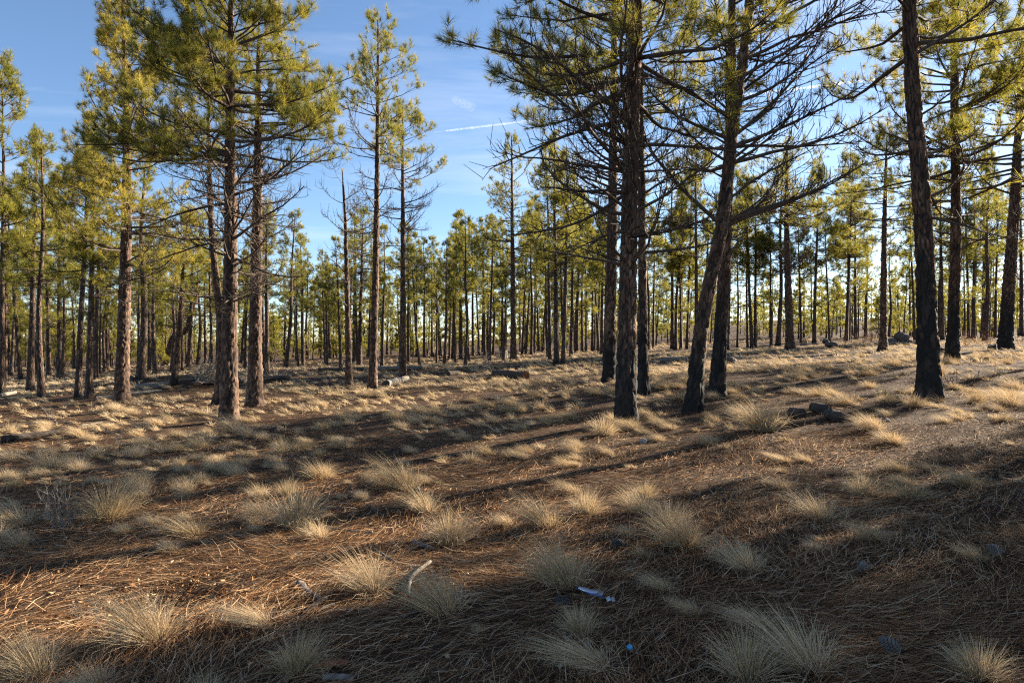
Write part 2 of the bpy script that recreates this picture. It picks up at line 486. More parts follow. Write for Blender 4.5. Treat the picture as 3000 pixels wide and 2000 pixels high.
def grow(C, r0, rng, live0, dead0, Lmax, nb=5.0, blades=34, bw=.007, tw=1.0, dead_len=.8, az_bias=None, el_shift=0.0,
         base=None, taper=.72, stubs=.35, tuft_len=.215, lod=0, dens=1.0, hook=1.0, gold=0.0):
    """limbs and needles of one pine. live0 / dead0: where along the trunk the green crown and the bare limbs begin (m)."""
    Ls = np.concatenate([[0], np.cumsum(np.linalg.norm(np.diff(C, axis=0), axis=1))]); Ht = Ls[-1]
    nl = max(6, int(nb * (Ht - dead0)))
    s = dead0 + (Ht * .985 - dead0) * np.sort(rng.random(nl)) ** .92
    s = np.where(rng.random(nl) < .6, np.round(s / .42) * .42 + rng.normal(0, .05, nl), s)
    s = np.clip(s, dead0, Ht * .985)
    live = s > live0 + rng.normal(0, .5, nl)
    t = np.clip((s - live0) / (Ht - live0), 0, 1)
    L = Lmax * ((1 - t) ** taper) * rng.uniform(.62, 1.12, nl) + .22
    td = np.clip((s - dead0) / max(live0 - dead0, .1), 0, 1)
    Ld = Lmax * dead_len * rng.uniform(.45, 1.1, nl) * (.55 + .45 * td)
    stub = rng.random(nl) < stubs * (1.2 - td)
    Ld = np.where(stub, rng.uniform(.12, .5, nl), Ld)
    L = np.where(live, L, Ld)
    el = np.radians(np.where(live, -6 + 58 * t ** 1.15, rng.uniform(-8, 28, nl))) + rng.normal(0, .14, nl) + el_shift
    de = np.radians(np.where(live, rng.uniform(10, 45, nl) * (1 - .6 * t), rng.uniform(-5, 40, nl)))
    az = rng.uniform(0, 2 * math.pi, nl)
    if az_bias is not None:
        b = rng.random(nl) < az_bias[1]
        az = np.where(b, az_bias[0] + rng.normal(0, .55, nl), az)
    P0 = np.stack([np.interp(s, Ls, C[:, k]) for k in range(3)], 1)
    n1 = 8 if lod < 2 else 4
    P1 = curves(P0, az, el, L, de, n1, rng, .35)
    rt = trunk_radius(s, Ht, r0)
    rb = np.minimum(.45 * rt, .010 + .0135 * L)
    br = Acc(); nd = Acc()
    V, F = tubes(P1, rb, np.maximum(rb * .22, .003), 5 if lod == 0 else (4 if lod == 1 else 3)); br.add(V, F)
    # side shoots
    nt_ = np.where(live, (2.6 + (3.9 if lod == 0 else 4.6) * L) * tw, np.where(stub, 0.4, 2.5 + (7.5 if lod == 0 else 4.5) * L) * min(tw, 1.2)).astype(int)
    idx = np.repeat(np.arange(nl), nt_)
    if len(idx) == 0: return br, nd
    tt = rng.uniform(.22, 1.0, len(idx)) ** .85
    S, a, e, d = on_curves(P1, idx, tt)
    side = np.where(rng.random(len(idx)) < .5, -1, 1)
    lv = live[idx]
    L2 = np.where(lv, (.16 + .30 * L[idx] * (1.15 - tt)) * rng.uniform(.6, 1.25, len(idx)), (.20 + .33 * L[idx] * (1.1 - tt)) * rng.uniform(.4, 1.25, len(idx)))
    a2 = a + side * rng.uniform(.55, 1.15, len(idx))
    e2 = e * .5 + rng.normal(.08, .28, len(idx))
    de2 = np.where(lv, rng.uniform(.1, .8, len(idx)), rng.uniform(-.3, 1.5, len(idx)) * hook)
    n2 = 4 if lod == 0 else 3
    P2 = curves(S, a2, e2, L2, de2, n2, rng, .55)
    r2 = np.minimum(rb[idx] * .62, np.where(lv, .0045 + .008 * L2, .0062 + .0105 * L2))
    vis = np.ones(len(idx), bool) if base is None else P2[:, 0, 2] + base[2] < frame_top(base[1] + P2[:, 0, 1]) + .6
    if lod == 2: vis = rng.random(len(idx)) < .5
    if vis.any():
        V, F = tubes(P2[vis], r2[vis], np.maximum(r2[vis] * .45, .0028), 3); br.add(V, F)
    # twigs that carry the needles (green limbs) or bare hooks (dead limbs)
    n3 = np.where(lv, (.35 + 2.6 * L2) * tw * (1 if lod < 1 else 1.25 if lod < 2 else .9), (0.3 + 1.6 * L2) * (lod < 1)).astype(float)
    n3 = (n3 + rng.random(len(n3))).astype(int)
    idx3 = np.repeat(np.arange(len(idx)), n3)
    tpos = [P1[live][:, -1], P2[lv][:, -1]]; tdir = [P1[live][:, -1] - P1[live][:, -2], P2[lv][:, -1] - P2[lv][:, -2]]
    if len(idx3):
        t3 = rng.uniform(.3, .95, len(idx3))
        S3, a3, e3, d3 = on_curves(P2, idx3, t3)
        L3 = rng.uniform(.10, .34, len(idx3)) * np.where(lv[idx3], 1, 1.3)
        P3 = curves(S3, a3 + rng.choice([-1, 1], len(idx3)) * rng.uniform(.4, 1.1, len(idx3)), e3 + rng.normal(.25, .3, len(idx3)),
                    L3, rng.uniform(.2, .9, len(idx3)), 3, rng, .4)
        if lod < 1:
            vis = np.ones(len(idx3), bool) if base is None else P3[:, -1, 2] + base[2] < frame_top(base[1] + P3[:, -1, 1])
            vis &= (rng.random(len(idx3)) < .6) | ~lv[idx3]
            if vis.any():
                V, F = tubes(P3[vis][:, ::2], np.where(lv[idx3][vis], .0045, .0065), np.where(lv[idx3][vis], .0026, .0036), 3); br.add(V, F)
        k = lv[idx3]
        tpos.append(P3[k][:, -1]); tdir.append(P3[k][:, -1] - P3[k][:, -2])
    tp = np.concatenate(tpos); td_ = np.concatenate(tdir); td_ /= np.linalg.norm(td_, axis=1, keepdims=True) + 1e-9
    if dens < 1:
        kk = rng.random(len(tp)) < dens; tp, td_ = tp[kk], td_[kk]
    # apex
    tp = np.concatenate([tp, C[-1:]]); td_ = np.concatenate([td_, [[0, 0, 1.]]])
    tint = np.clip(rng.normal(.53 + gold, .2, len(tp)), 0, 1)
    groups = [(np.ones(len(tp), bool), blades, bw)]
    if base is not None:
        hi = tp[:, 2] + base[2] > frame_top(base[1] + tp[:, 1])
        groups = [(~hi, blades, bw), (hi, max(8, blades // 4), bw * 2.4)]
    for sel, B_, w_ in groups:
        if not sel.any(): continue
        add_tufts(nd, tp[sel], td_[sel], tint[sel], B_, w_, tuft_len, rng)
    return br, nd

def add_tufts(acc, tp, td, tint, B, w, ln, rng):
    m = len(tp)
    ref = np.where(np.abs(td[:, 2:3]) > .9, np.array([1., 0, 0]), np.array([0, 0, 1.]))
    A = np.cross(td, ref); A /= np.linalg.norm(A, axis=1, keepdims=True) + 1e-9
    Bv = np.cross(td, A)
    ph = rng.uniform(0, 2 * math.pi, (m, B))
    ang = np.radians(rng.uniform(6, 92, (m, B)))
    D = td[:, None] * np.cos(ang)[..., None] + (A[:, None] * np.cos(ph)[..., None] + Bv[:, None] * np.sin(ph)[..., None]) * np.sin(ang)[..., None]
    D[..., 2] += .10
    l = ln * rng.uniform(.72, 1.2, (m, B)) * rng.uniform(.8, 1.15, (m, 1))
    O = tp[:, None] - td[:, None] * (rng.uniform(0, .10, (m, B)) * (ang / 1.2))[..., None]
    tip = O + D * l[..., None]
    sd = np.cross(D, rng.normal(0, 1, (m, B, 3))); sd /= np.linalg.norm(sd, axis=2, keepdims=True) + 1e-9
    V = np.stack([O - sd * (w * .5), O + sd * (w * .5), tip], 2).reshape(-1, 3)
    F = np.arange(m * B * 3).reshape(-1, 3)
    tn = np.clip(tint[:, None] + rng.normal(0, .13, (m, B)), 0, 1)
    acc.add(V, F, np.repeat(tn.ravel(), 3))

# ------------------------------------------------------------------ the setting: ground
def build_ground():
    na = 320
    rad = np.concatenate([np.linspace(.4, 2, 8)[:-1], 2 * 1.034 ** np.arange(0, 200)])
    rad = rad[rad < 1500]; rad = np.append(rad, 2500)
    th = np.arange(na) / na * 2 * math.pi
    R, TH = np.meshgrid(rad, th, indexing='ij')
    X, Y = R * np.sin(TH), R * np.cos(TH)
    Z = H(X, Y)
    V = np.stack([X, Y, Z], -1).reshape(-1, 3)
    V = np.concatenate([V, [[0, 0, float(H(0, 0))]]])
    n = len(rad)
    k = np.arange(n - 1)[:, None] * na; s = np.arange(na)[None]; s2 = (s + 1) % na
    q = np.stack([k + s, k + sa_(s2), k + na + sa_(s2), k + na + s], -1).reshape(-1, 4)
    tri = np.concatenate([q[:, [0, 2, 1]], q[:, [0, 3, 2]]])
    cap = np.stack([np.full(na, len(V) - 1), np.arange(na), (np.arange(na) + 1) % na], -1)
    o = obj('ground', make_mesh('ground', V, np.concatenate([tri, cap[:, [0, 2, 1]]]), M['ground'], None, True))
    o['kind'] = 'structure'
def sa_(x): return x
build_ground()

# ------------------------------------------------------------------ single pines, one by one
PLACED = []        # (x, y, r) of everything that stands on the ground

def pine(label, base, w, path, top, live, dead, Lpx, detail=0, char=0.0, seed=1, group=None, name='pine_tree', **kw):
    """base, path: pixels of the photograph along the trunk; w: trunk width there; top: height in metres.
    live / dead: pixel rows where the green crown and the bare limbs begin; Lpx: reach of the limbs in pixels."""
    x, y, z = ground_at(*base)
    rng = np.random.default_rng(seed)
    pts = [np.array((x, y, z))]
    for i, p in enumerate(path):
        q = at_depth(p[0], p[1], y)
        if len(p) > 2: q = at_depth(p[0], p[1], y + p[2])
        pts.append(q)
    hz = pts[-1][2] - z
    if top > hz + .1:
        d = (pts[-1] - pts[-2]); d /= np.linalg.norm(d)
        d = d * .5 + np.array((0, 0, .5)); d /= d[2]
        pts.append(pts[-1] + d * (top - hz) )
    C = centre_line(pts, 60) - np.array((x, y, z))
    r0 = w * y / FPX / 2
    zl = (base[1] - live) / FPX * y; zd = (base[1] - dead) / FPX * y
    root = obj(name, None, None, (x, y, z))
    tag(root, label, 'tree', group)
    obj('trunk', trunk_mesh('trunk', C, r0, detail, char, seed), root)
    br, nd = grow(C, r0, rng, zl, zd, Lpx * y / FPX, base=(x, y, z), **kw)
    obj('branches', br.mesh('branches', kw.get('bmat', None) or M['twig'], smooth=True), root)
    if nd.n: obj('crown', nd.mesh('crown', M['needles']), root)
    PLACED.append((x, y, r0 * 1.3))
    return root

G_FRONT = None
# the clump right of the middle
pine('thick straight pine with blackened foot, frontmost trunk of the clump in the clearing', (1833, 1243), 64, [(1838, 900), (1846, 560), (1856, 200), (1864, -60)], 13.5,
     300, 820, 560, detail=56, char=2.6, seed=11, nb=11.5, tw=1.0, blades=46, bw=.0085, dead_len=.92, stubs=.22, az_bias=(-math.pi / 2, .28))
pine('straight pine with pale upper bark just behind the thick clump trunk, on its left', (1785, 1117), 40, [(1791, 800), (1796, 500), (1799, 150)], 15.5,
     380, 760, 360, detail=40, char=2.4, seed=12, nb=7, blades=30, bw=.012, az_bias=(-math.pi / 2, .2))
pine('slender dark pine tucked behind the right side of the thick clump trunk', (1884, 1157), 33, [(1883, 900), (1880, 560), (1877, 300)], 12.0,
     300, 780, 360, detail=32, char=3.6, seed=13, nb=6.5, blades=30, bw=.012)
# the leaning pair
pine('strongly leaning pine with scorched base, the front one of the leaning pair', (2032, 1208), 49, [(2047, 1000), (2072, 863), (2118, 655), (2143, 398), (2176, 187), (2199, -10)], 13.5,
     -200, 740, 800, detail=48, char=2.6, seed=14, nb=7.5, az_bias=(1.35, .62), el_shift=.24, dead_len=1.0, stubs=.22, tw=1.25, blades=16, bw=.012, hook=1.0)
pine('upright pine with black patches crossing behind the leaning trunk', (2100, 1163), 45, [(2112, 950), (2124, 777), (2136, 450), (2142, 200), (2145, 40)], 13.0,
     120, 760, 480, detail=44, char=3.6, seed=15, nb=6.5, az_bias=(1.6, .45), el_shift=.15, dead_len=.9, tw=1.1, blades=36, bw=.010)
# right hand group
pine('thick pine with soot black lower trunk beside a sawn stump, leaning slightly', (2724, 1165), 62, [(2716, 950), (2706, 650), (2694, 514), (2672, 234), (2664, -20)], 14.0,
     220, 740, 520, detail=52, char=4.6, seed=16, nb=6.5, az_bias=(.6, .35), el_shift=.10, blades=40, bw=.0095, stubs=.5)
pine('straight dark pine growing behind the thick sooty trunk, next to the sawn stump', (2789, 1065), 36, [(2796, 850), (2801, 650), (2798, 420), (2793, 0)], 14.5,
     520, 740, 340, detail=36, char=3.6, seed=17, nb=7.5, blades=30, bw=.012, el_shift=.08)
pine('dark pine leaning right with a flared sooty foot beside a small block of wood', (2944, 1024), 42, [(2955, 850), (2969, 650), (2984, 374), (2996, 100)], 15.0,
     520, 740, 360, detail=36, char=4.4, seed=18, nb=7.5, blades=28, bw=.013)
pine('broad crowned pine with tapering foot standing on the sunlit grass rise', (2315, 1025), 27, [(2309, 850), (2304, 650), (2306, 420)], 13.6,
     640, 830, 215, detail=28, char=.4, seed=19, nb=7, blades=16, bw=.014, tw=1.0)
pine('slender open crowned pine rising from the sunlit grass in front of dark boulders', (2587, 1028), 24, [(2589, 850), (2591, 650), (2598, 400)], 12.0,
     600, 760, 190, detail=26, char=.3, seed=20, nb=7.5, blades=18, bw=.014)
# the left hand group
pine('tall dark fronted pine with thick crown, front trunk of the pair on the left slope', (671, 1229), 54, [(672, 1000), (676, 700), (674, 400), (676, 100)], 12.6,
     440, 890, 400, detail=52, char=.0, seed=21, nb=12.5, tw=1.2, blades=46, bw=.009, dead_len=1.0, stubs=.2)
pine('pine with deeply furrowed sunlit bark, rear trunk of the pair on the left slope', (746, 1189), 46, [(748, 950), (753, 700), (756, 400)], 12.8,
     420, 870, 300, detail=44, char=.0, seed=22, nb=8, blades=30, bw=.012)
pine('tall golden pine with thick rugged foot and full crown tapering to the top', (356, 1178), 42, [(364, 900), (372, 600), (372, 300), (362, 60)], 16.6,
     740, 900, 265, detail=40, char=.0, seed=23, nb=9.5, blades=30, bw=.013, tw=1.1, gold=.22)
pine('curved pine trunk bending left behind the dark fronted pine', (640, 1184), 30, [(648, 1060), (650, 985), (640, 880), (628, 777), (618, 650), (612, 420)], 11.5,
     500, 860, 230, detail=28, char=.4, seed=24, nb=5.0, blades=18, bw=.012)
# slim trees round the middle of the clearing
pine('slim nearly dead pine with curled bare twigs, leftmost of three slim trunks', (1023, 1139), 23, [(1018, 900), (1012, 650), (1003, 500)], 7.9,
     480, 900, 190, detail=24, char=.2, seed=25, nb=5.5, blades=34, bw=.011, stubs=.35, hook=1.2, dens=.5)
pine('tall slim pine with sparse tufted crown and pointed top, middle of three slim trunks', (1091, 1140), 26, [(1098, 900), (1104, 600), (1107, 300), (1107, 60)], 12.8,
     440, 840, 185, detail=28, char=.2, seed=26, nb=6.5, blades=38, bw=.011, taper=.62, stubs=.45, tw=.85)
pine('slim pine with bare hooked lower limbs beside a short pale log, rightmost of three', (1180, 1108), 23, [(1181, 900), (1180, 600), (1180, 330)], 12.3,
     520, 850, 180, detail=26, char=.2, seed=27, nb=7.5, blades=32, bw=.012, stubs=.2, hook=1.3)
pine('narrow pine standing behind the gap of the three slim trunks', (1053, 1072), 17, [(1058, 850), (1064, 620)], 11.5,
     800, 900, 120, detail=0, char=.3, seed=28, nb=8, blades=14, bw=.018)
pine('tall straight pine with rough flared foot beside a pale sawn stump', (1504, 1057), 20, [(1503, 850), (1500, 600), (1499, 400)], 14.0,
     760, 900, 130, detail=26, char=.4, seed=29, nb=7, blades=14, bw=.018)
pine('crooked reddish pine whose trunk kinks sideways above a grassy mound', (491, 1070), 27, [(497, 1030), (506, 988), (528, 975), (550, 966), (557, 935), (560, 905), (574, 880), (580, 800)], 9.0,
     900, 960, 150, detail=30, char=.0, seed=30, nb=6, blades=12, bw=.018)
pine('short leaning pine with black foot beside a long fallen log', (510, 1124), 20, [(522, 1000), (532, 880)], 7.5,
     880, 990, 150, detail=22, char=.9, seed=31, nb=6, blades=14, bw=.016)

# ------------------------------------------------------------------ pines of the stand behind: a few kinds, copied
def proto(Ht, r0, live, dead, Lmax, seed, lod, blades, bw, nb, lean=0.0, dens=1.0, tw=1.0, tuft=.23, bend=0.0):
    rng = np.random.default_rng(seed)
    C = centre_line([(0, 0, 0), (lean * .3 + bend, 0, Ht * .3), (lean * .7 - bend * .4, .1, Ht * .65), (lean, 0, Ht)], 24)
    br, nd = grow(C, r0, rng, live, dead, Lmax, nb=nb, blades=blades, bw=bw, lod=lod, dens=dens, tw=tw, tuft_len=tuft, stubs=.5, dead_len=.55)
    return (Ht, r0, trunk_mesh('trunk', C, r0, 0, .5 if seed % 3 else 0, seed), br.mesh('branches', M['twig'], smooth=True), nd.mesh('crown', M['needles']))

MID = [proto(12, .19, 5.2, 2.8, 1.85, 41, 1, 20, .016, 7), proto(12, .19, 6.2, 3.2, 1.65, 42, 1, 20, .016, 7, .25),
       proto(12, .19, 4.6, 2.4, 1.75, 43, 1, 20, .016, 7, -.2), proto(12, .19, 5.8, 2.2, 1.9, 44, 1, 20, .016, 6.5, .1, bend=.15),
       proto(11, .18, 3.4, 1.6, 1.9, 45, 1, 20, .016, 7.5)]
LOW = [proto(12, .18, 5.4, 3.2, 1.7, 51, 2, 20, .019, 6.5, 0), proto(12, .18, 6.4, 3.5, 1.5, 52, 2, 20, .019, 6.5, .3),
       proto(12, .18, 4.8, 2.6, 1.75, 53, 2, 20, .019, 6.5, -.25), proto(12, .18, 5.9, 2.4, 1.6, 54, 2, 20, .019, 6.5, .1, bend=.2)]
YOUNG = [proto(6, .09, .6, .4, 1.3, 61, 2, 20, .019, 8.5), proto(7, .11, 1.2, .5, 1.45, 62, 2, 20, .019, 8, .15), proto(8, .13, 1.8, .6, 1.5, 63, 2, 20, .019, 7.5)]

def copy_pine(pr, x, y, z, Ht, r0, rz, label, group, name='pine_tree', tilt=(0, 0)):
    s = Ht / pr[0]
    root = obj(name, None, None, (x, y, z), (tilt[0], tilt[1], rz), (s, s, s))
    tag(root, label, 'tree', group)
    kk = r0 / (pr[1] * s)
    obj('trunk', pr[2], root, scale=(kk, kk, 1))
    obj('branches', pr[3], root)
    obj('crown', pr[4], root)
    PLACED.append((x, y, r0 * 1.3))
    return root

rs = random.Random(77)
# (base x, base y, trunk width, row of the tip): trees that can be told apart in the photograph
STAND = [
    (6, 1155, 18, 190, 'pine on the left slope with thin straight trunk beside a pale fallen log'),
    (26, 1098, 12, 520, None), (88, 1148, 23, 430, 'pine with swollen dark foot and slightly bowed trunk on the left slope'),
    (122, 1163, 21, 400, 'straight smooth pine standing right of the bowed trunk on the left slope'),
    (176, 1108, 19, 480, None), (229, 1163, 22, 420, 'left one of two close pines on the left slope'),
    (260, 1165, 24, 400, 'right one of two close pines on the left slope, leaning together'), (279, 1110, 17, 520, None),
    (411, 1113, 27, 470, 'pale barked straight pine behind the tall golden pine'), (144, 1100, 14, 560, None), (60, 1110, 13, 540, None),
    (313, 1085, 12, 560, None), (470, 1062, 12, 600, None), (475, 1060, 12, 570, None), (553, 1075, 14, 610, None), (580, 1068, 13, 560, None),
    (603, 1066, 11, 640, None), (616, 1062, 10, 600, None), (708, 1063, 14, 520, None), (720, 1060, 10, 640, None),
    (782, 1097, 18, 600, 'slightly leaning pine between the trunk pair and the open middle ground'),
    (860, 1046, 8, 720, None), (886, 1050, 10, 700, None), (901, 1050, 15, 590, 'well shaped conical pine at the back of the open middle ground'),
    (935, 1042, 8, 700, None), (960, 1041, 8, 720, None), (985, 1042, 9, 690, None), (1038, 1060, 13, 560, None), (1081, 1046, 12, 640, None),
    (1172, 1053, 9, 640, None), (1221, 1047, 9, 690, None), (1243, 1046, 9, 700, None), (1266, 1043, 9, 720, None),
    (1293, 1043, 11, 700, None), (1327, 1050, 13, 585, None), (1350, 1051, 14, 490, None), (1386, 1042, 10, 640, None), (1404, 1040, 8, 660, None),
    (1420, 1043, 10, 600, None), (1445, 1040, 10, 620, None), (1470, 1036, 8, 640, None), (1530, 1036, 9, 560, None), (1541, 1036, 9, 520, None),
    (1557, 1038, 10, 590, None), (1565, 1036, 9, 560, None), (1590, 1030, 7, 600, None),
    (1612, 1051, 14, 430, None), (1630, 1066, 18, 390, 'left of two close straight pines in the middle distance'), (1650, 1066, 17, 460, 'right of two close straight pines in the middle distance'),
    (1673, 1044, 13, 520, None), (1689, 1030, 11, 580, None), (1706, 1030, 9, 560, None), (1717, 1028, 8, 620, None), (1735, 1028, 9, 600, None),
    (1752, 1026, 9, 620, None), (1900, 1024, 10, 560, None), (1914, 1022, 9, 620, None), (1970, 1022, 13, 480, None), (1979, 1024, 12, 560, None),
    (1995, 1022, 10, 600, None), (2012, 1022, 10, 500, None), (2040, 1034, 14, 330, None), (2131, 1026, 14, 460, None),
    (2160, 1018, 8, 600, None), (2190, 1018, 8, 560, None), (2203, 1020, 12, 500, None), (2213, 1018, 11, 520, None), (2260, 1014, 9, 560, None),
    (2279, 1014, 15, 470, None), (2347, 1004, 8, 600, None), (2385, 1006, 12, 480, None), (2430, 1000, 8, 600, None), (2479, 998, 12, 460, None),
    (2487, 996, 9, 560, None), (2507, 994, 11, 500, None), (2536, 985, 15, 430, None), (2680, 996, 9, 560, None), (2761, 996, 12, 480, None),
    (2838, 992, 10, 520, None), (2852, 994, 13, 560, None), (2879, 991, 14, 430, None), (2916, 990, 10, 560, None), (2992, 985, 14, 460, None),
]
REGIONS = ((450, 'beyond the tall golden pine'), (850, 'beyond the furrowed trunk pair'), (1250, 'beyond the three slim trunks'), (1480, 'around the open sky gap in the middle'),
           (1600, 'beyond the tall straight pine with the pale stump'), (1860, 'beyond the thick clump trunk'), (2250, 'beyond the leaning pair'), (2640, 'beyond the sunlit grass rise'), (9999, 'beyond the thick sooty trunk'))
def region(px): return next(t for lim, t in REGIONS if px < lim)
for i, (bx, by, w, tip, lab) in enumerate(STAND):
    x, y, z = ground_at(bx, by)
    r0 = w * y / FPX / 2
    if r0 > .30: r0 = .30
    if r0 < .07: r0 = .07
    Ht = min(max((by - tip) / FPX * y, 6.0), 17.0)
    pr = (MID if y < 62 else LOW)[i % (5 if y < 62 else 4)]
    copy_pine(pr, x, y, z, Ht, r0, rs.uniform(0, 6.28), lab or 'slim straight pine of the stand ' + region(bx), None if lab else 'stand pines ' + region(bx), tilt=(rs.gauss(0, .015), rs.gauss(0, .025)))

# more of the same stand, filling the distance
def free(x, y, r):
    return all((x - a) ** 2 + (y - b) ** 2 > (r + c) ** 2 for a, b, c in PLACED)
def tip_row(x, y, z, Ht): return 1000 - (z + Ht - EYEZ) / y * FPX
n_fill = 0; tries = 0
while n_fill < 215 and tries < 9000:
    tries += 1
    y = 46 + 74 * rs.random() ** .7
    u = rs.uniform(-.80, .80)
    x = u * y; px = 1500 + u * FPX
    z = float(H(x, y)); 
    if not free(x, y, 1.1): continue
    if px > 1850 and rs.random() < .42: continue
    if 2140 < px < 2340 and y < 95: continue
    young = y > 78 and rs.random() < (.6 if px > 1550 else .5)
    Ht = rs.uniform(5, 9) if young else rs.uniform(9.5, 14.0)
    if px > 1900: Ht *= 1.06
    lim = 560
    if 1215 < px < 1330: lim = 640
    if 940 < px < 1010: lim = 700
    if tip_row(x, y, z, Ht) < lim and 940 < px < 1480: Ht = max(4.0, EYEZ - z + (1000 - lim - rs.uniform(0, 90)) / FPX * y)
    pr = rs.choice(YOUNG) if Ht < 9 else rs.choice(LOW)
    copy_pine(pr, x, y, z, Ht, Ht * rs.uniform(.0115, .0175), rs.uniform(0, 6.28),
              ('young bushy pine between the distant trunks ' if Ht < 9 else 'distant narrow pine at the back ') + region(px),
              ('young pines ' if Ht < 9 else 'distant pines ') + region(px), tilt=(rs.gauss(0, .02), rs.gauss(0, .03)),
              name='young_pine' if Ht < 9 else 'pine_tree')
    n_fill += 1

# the wood beyond: one mass nobody could count
def far_wood():
    rng = np.random.default_rng(91)
    acc = Acc()
    kinds = []
    for sd in range(4):
        r_ = np.random.default_rng(200 + sd)
        Ht = 7 + 1.6 * sd; C = centre_line([(0, 0, 0), (.1, 0, Ht * .5), (0, 0, Ht)], 10)
        br, nd = grow(C, .17, r_, .4 + sd * .25, .3, 2.1, nb=3.0, blades=6, bw=.10, lod=2, tuft_len=.42, tw=.45)
        V, F = tubes(C[None], np.array([.17]), np.array([.02]), 5)
        kinds.append((np.concatenate(nd.V), np.concatenate(nd.F), np.concatenate(nd.A), V, F))
    back = []
    for sd in range(3):
        r_ = np.random.default_rng(220 + sd)
        Ht = 9 + 2 * sd; C = centre_line([(0, 0, 0), (.1, 0, Ht * .5), (0, 0, Ht)], 8)
        br, nd = grow(C, .17, r_, .3, .2, 2.3, nb=2.2, blades=5, bw=.22, lod=2, tuft_len=.6, tw=.35)
        V, F = tubes(C[None, ::2], np.array([.17]), np.array([.02]), 4)
        back.append((np.concatenate(nd.V), np.concatenate(nd.F), np.concatenate(nd.A), V, F))
    for i in range(560):
        deep = i >= 260
        y = 165 + 120 * rng.random() if deep else 100 + 70 * rng.random() ** 1.3
        x = rng.uniform(-.80, .80) * y
        z = float(H(x, y)); k = back[rng.integers(3)] if deep else kinds[rng.integers(4)]
        a = rng.uniform(0, 6.28); s = rng.uniform(.7, 1.1) if deep else rng.uniform(.5, 1.2)
        Rm = np.array([[math.cos(a), -math.sin(a), 0], [math.sin(a), math.cos(a), 0], [0, 0, 1]]) * s
        off = np.array((x, y, z - .1))
        acc.add(k[0] @ Rm.T + off, k[1], np.clip(k[2] + rng.normal(0, .08), 0, 1), 0)
        acc.add(k[3] @ Rm.T + off, k[4], None, 1)
    o = obj('far_wood', acc.mesh('far_wood', [M['needles'], M['bark_far']]))
    o['kind'] = 'stuff'; o['label'] = 'far-off pine wood closing the view behind the stand'; o['category'] = 'wood'
far_wood()

# pines on the sunny side, right of the view: their shadows lie across the clearing
SHADE = []
def shade_pine(s, t, Ht, kind, rot, sc=1.0):
    """s: across the sunlight, t: towards the sun (metres from the camera)"""
    sx, sy = math.sin(SUN_AZ), math.cos(SUN_AZ)
    x, y = sx * t + sy * s, sy * t - sx * s
    if y > 0 and abs(x) < .78 * y + 1.3: return
    SHADE.append((x, y))
    copy_pine(MID[kind], x, y, float(H(x, y)), Ht, .2 * sc, rot, 'pine right of the clearing whose shadow lies across the foreground', 'pines on the sunny side beyond the right edge')
for s, t, Ht, kind in ((-3.0, 17, 12, 4), (-2.95, 20.5, 13, 2), (-2.9, 24.5, 13.5, 0), (-2.6, 29, 14, 2), (-1.8, 16, 12, 2), (-1.6, 22, 13, 0), (-.6, 19, 13, 2), (-.4, 26, 14, 4), (1.2, 15, 12, 0), (1.4, 23, 13, 2), (3.4, 20, 13, 2),
                       (-3.45, 13.6, 12, 4), (-3.35, 15.6, 12.5, 2), (-3.5, 11.8, 11, 4), (-8.1, 23, 11, 1), (-8.0, 29, 12, 3), (-10.8, 32, 12, 3), (-11.6, 36, 13, 3), (-14.6, 42, 14, 1), (-18.5, 47, 14, 3), (-23, 53, 14, 1)):
    shade_pine(s, t, Ht, kind, rs.uniform(0, 6.28))

DIP = (-2.35, 4.75)                  # the bare hollow in the foreground
def patchy(x, y):
    return .5 + .25 * np.sin(.9 * x + .5 * y + 1) + .25 * np.sin(-.6 * x + 1.3 * y + 2) + .2 * np.sin(2.1 * x - .8 * y)

# ------------------------------------------------------------------ fallen needles
def needle_litter():
    rng = np.random.default_rng(505)
    acc = Acc()
    for d0, d1, dens, w, N_ in ((2.4, 4.2, 3600, .0026, 3), (4.2, 6.5, 2500, .0034, 3), (6.5, 10, 1100, .0048, 3), (10, 16, 380, .0068, 2), (16, 28, 90, .011, 2)):
        n = int(.84 * (d1 ** 2 - d0 ** 2) * dens)
        y = np.sqrt(rng.uniform(d0 ** 2, d1 ** 2, n)); x = rng.uniform(-.84, .84, n) * y
        bare = np.exp(-((x - DIP[0]) / .55) ** 2 - ((y - DIP[1]) / .42) ** 2)
        k = rng.random(n) > bare * .8
        k &= rng.random(n) < np.clip(.45 + .5 * patchy(y * 1.3, x * 1.3), .3, 1)
        x, y = x[k], y[k]; n = len(x)
        swirl = .75 + .55 * np.sin(.9 * x + 1.7 * y) + .5 * np.sin(2.3 * x - 1.1 * y + 1)
        az = swirl + rng.normal(0, .5, n) + np.where(rng.random(n) < .5, 0, math.pi)
        L = rng.uniform(.10, .25, n)
        lift = rng.random(n) ** 2.2 * .035 + .004
        e = rng.normal(0, .10, n) + np.where(rng.random(n) < .06, rng.uniform(.1, .6, n), 0)
        P = curves(np.stack([x, y, np.zeros(n)], 1), az, e, L, rng.normal(0, .15, n), N_, rng, .35)
        P[..., 2] = np.maximum(P[..., 2], -.004) + H(P[..., 0], P[..., 1]) + lift[:, None]
        V, F, nv = strips(P, w * rng.uniform(.7, 1.4, n), rng, 1.0)
        tint = np.clip(rng.normal(.48, .27, n) + .15 * (patchy(x, y) - .5), 0, 1)
        acc.add(V, F, np.repeat(tint, nv))
    o = obj('needle_litter', acc.mesh('needle_litter', M['litter']))
    o['kind'] = 'stuff'; o['label'] = 'rust and straw coloured fallen pine needles covering the forest floor'; o['category'] = 'needles'
needle_litter()
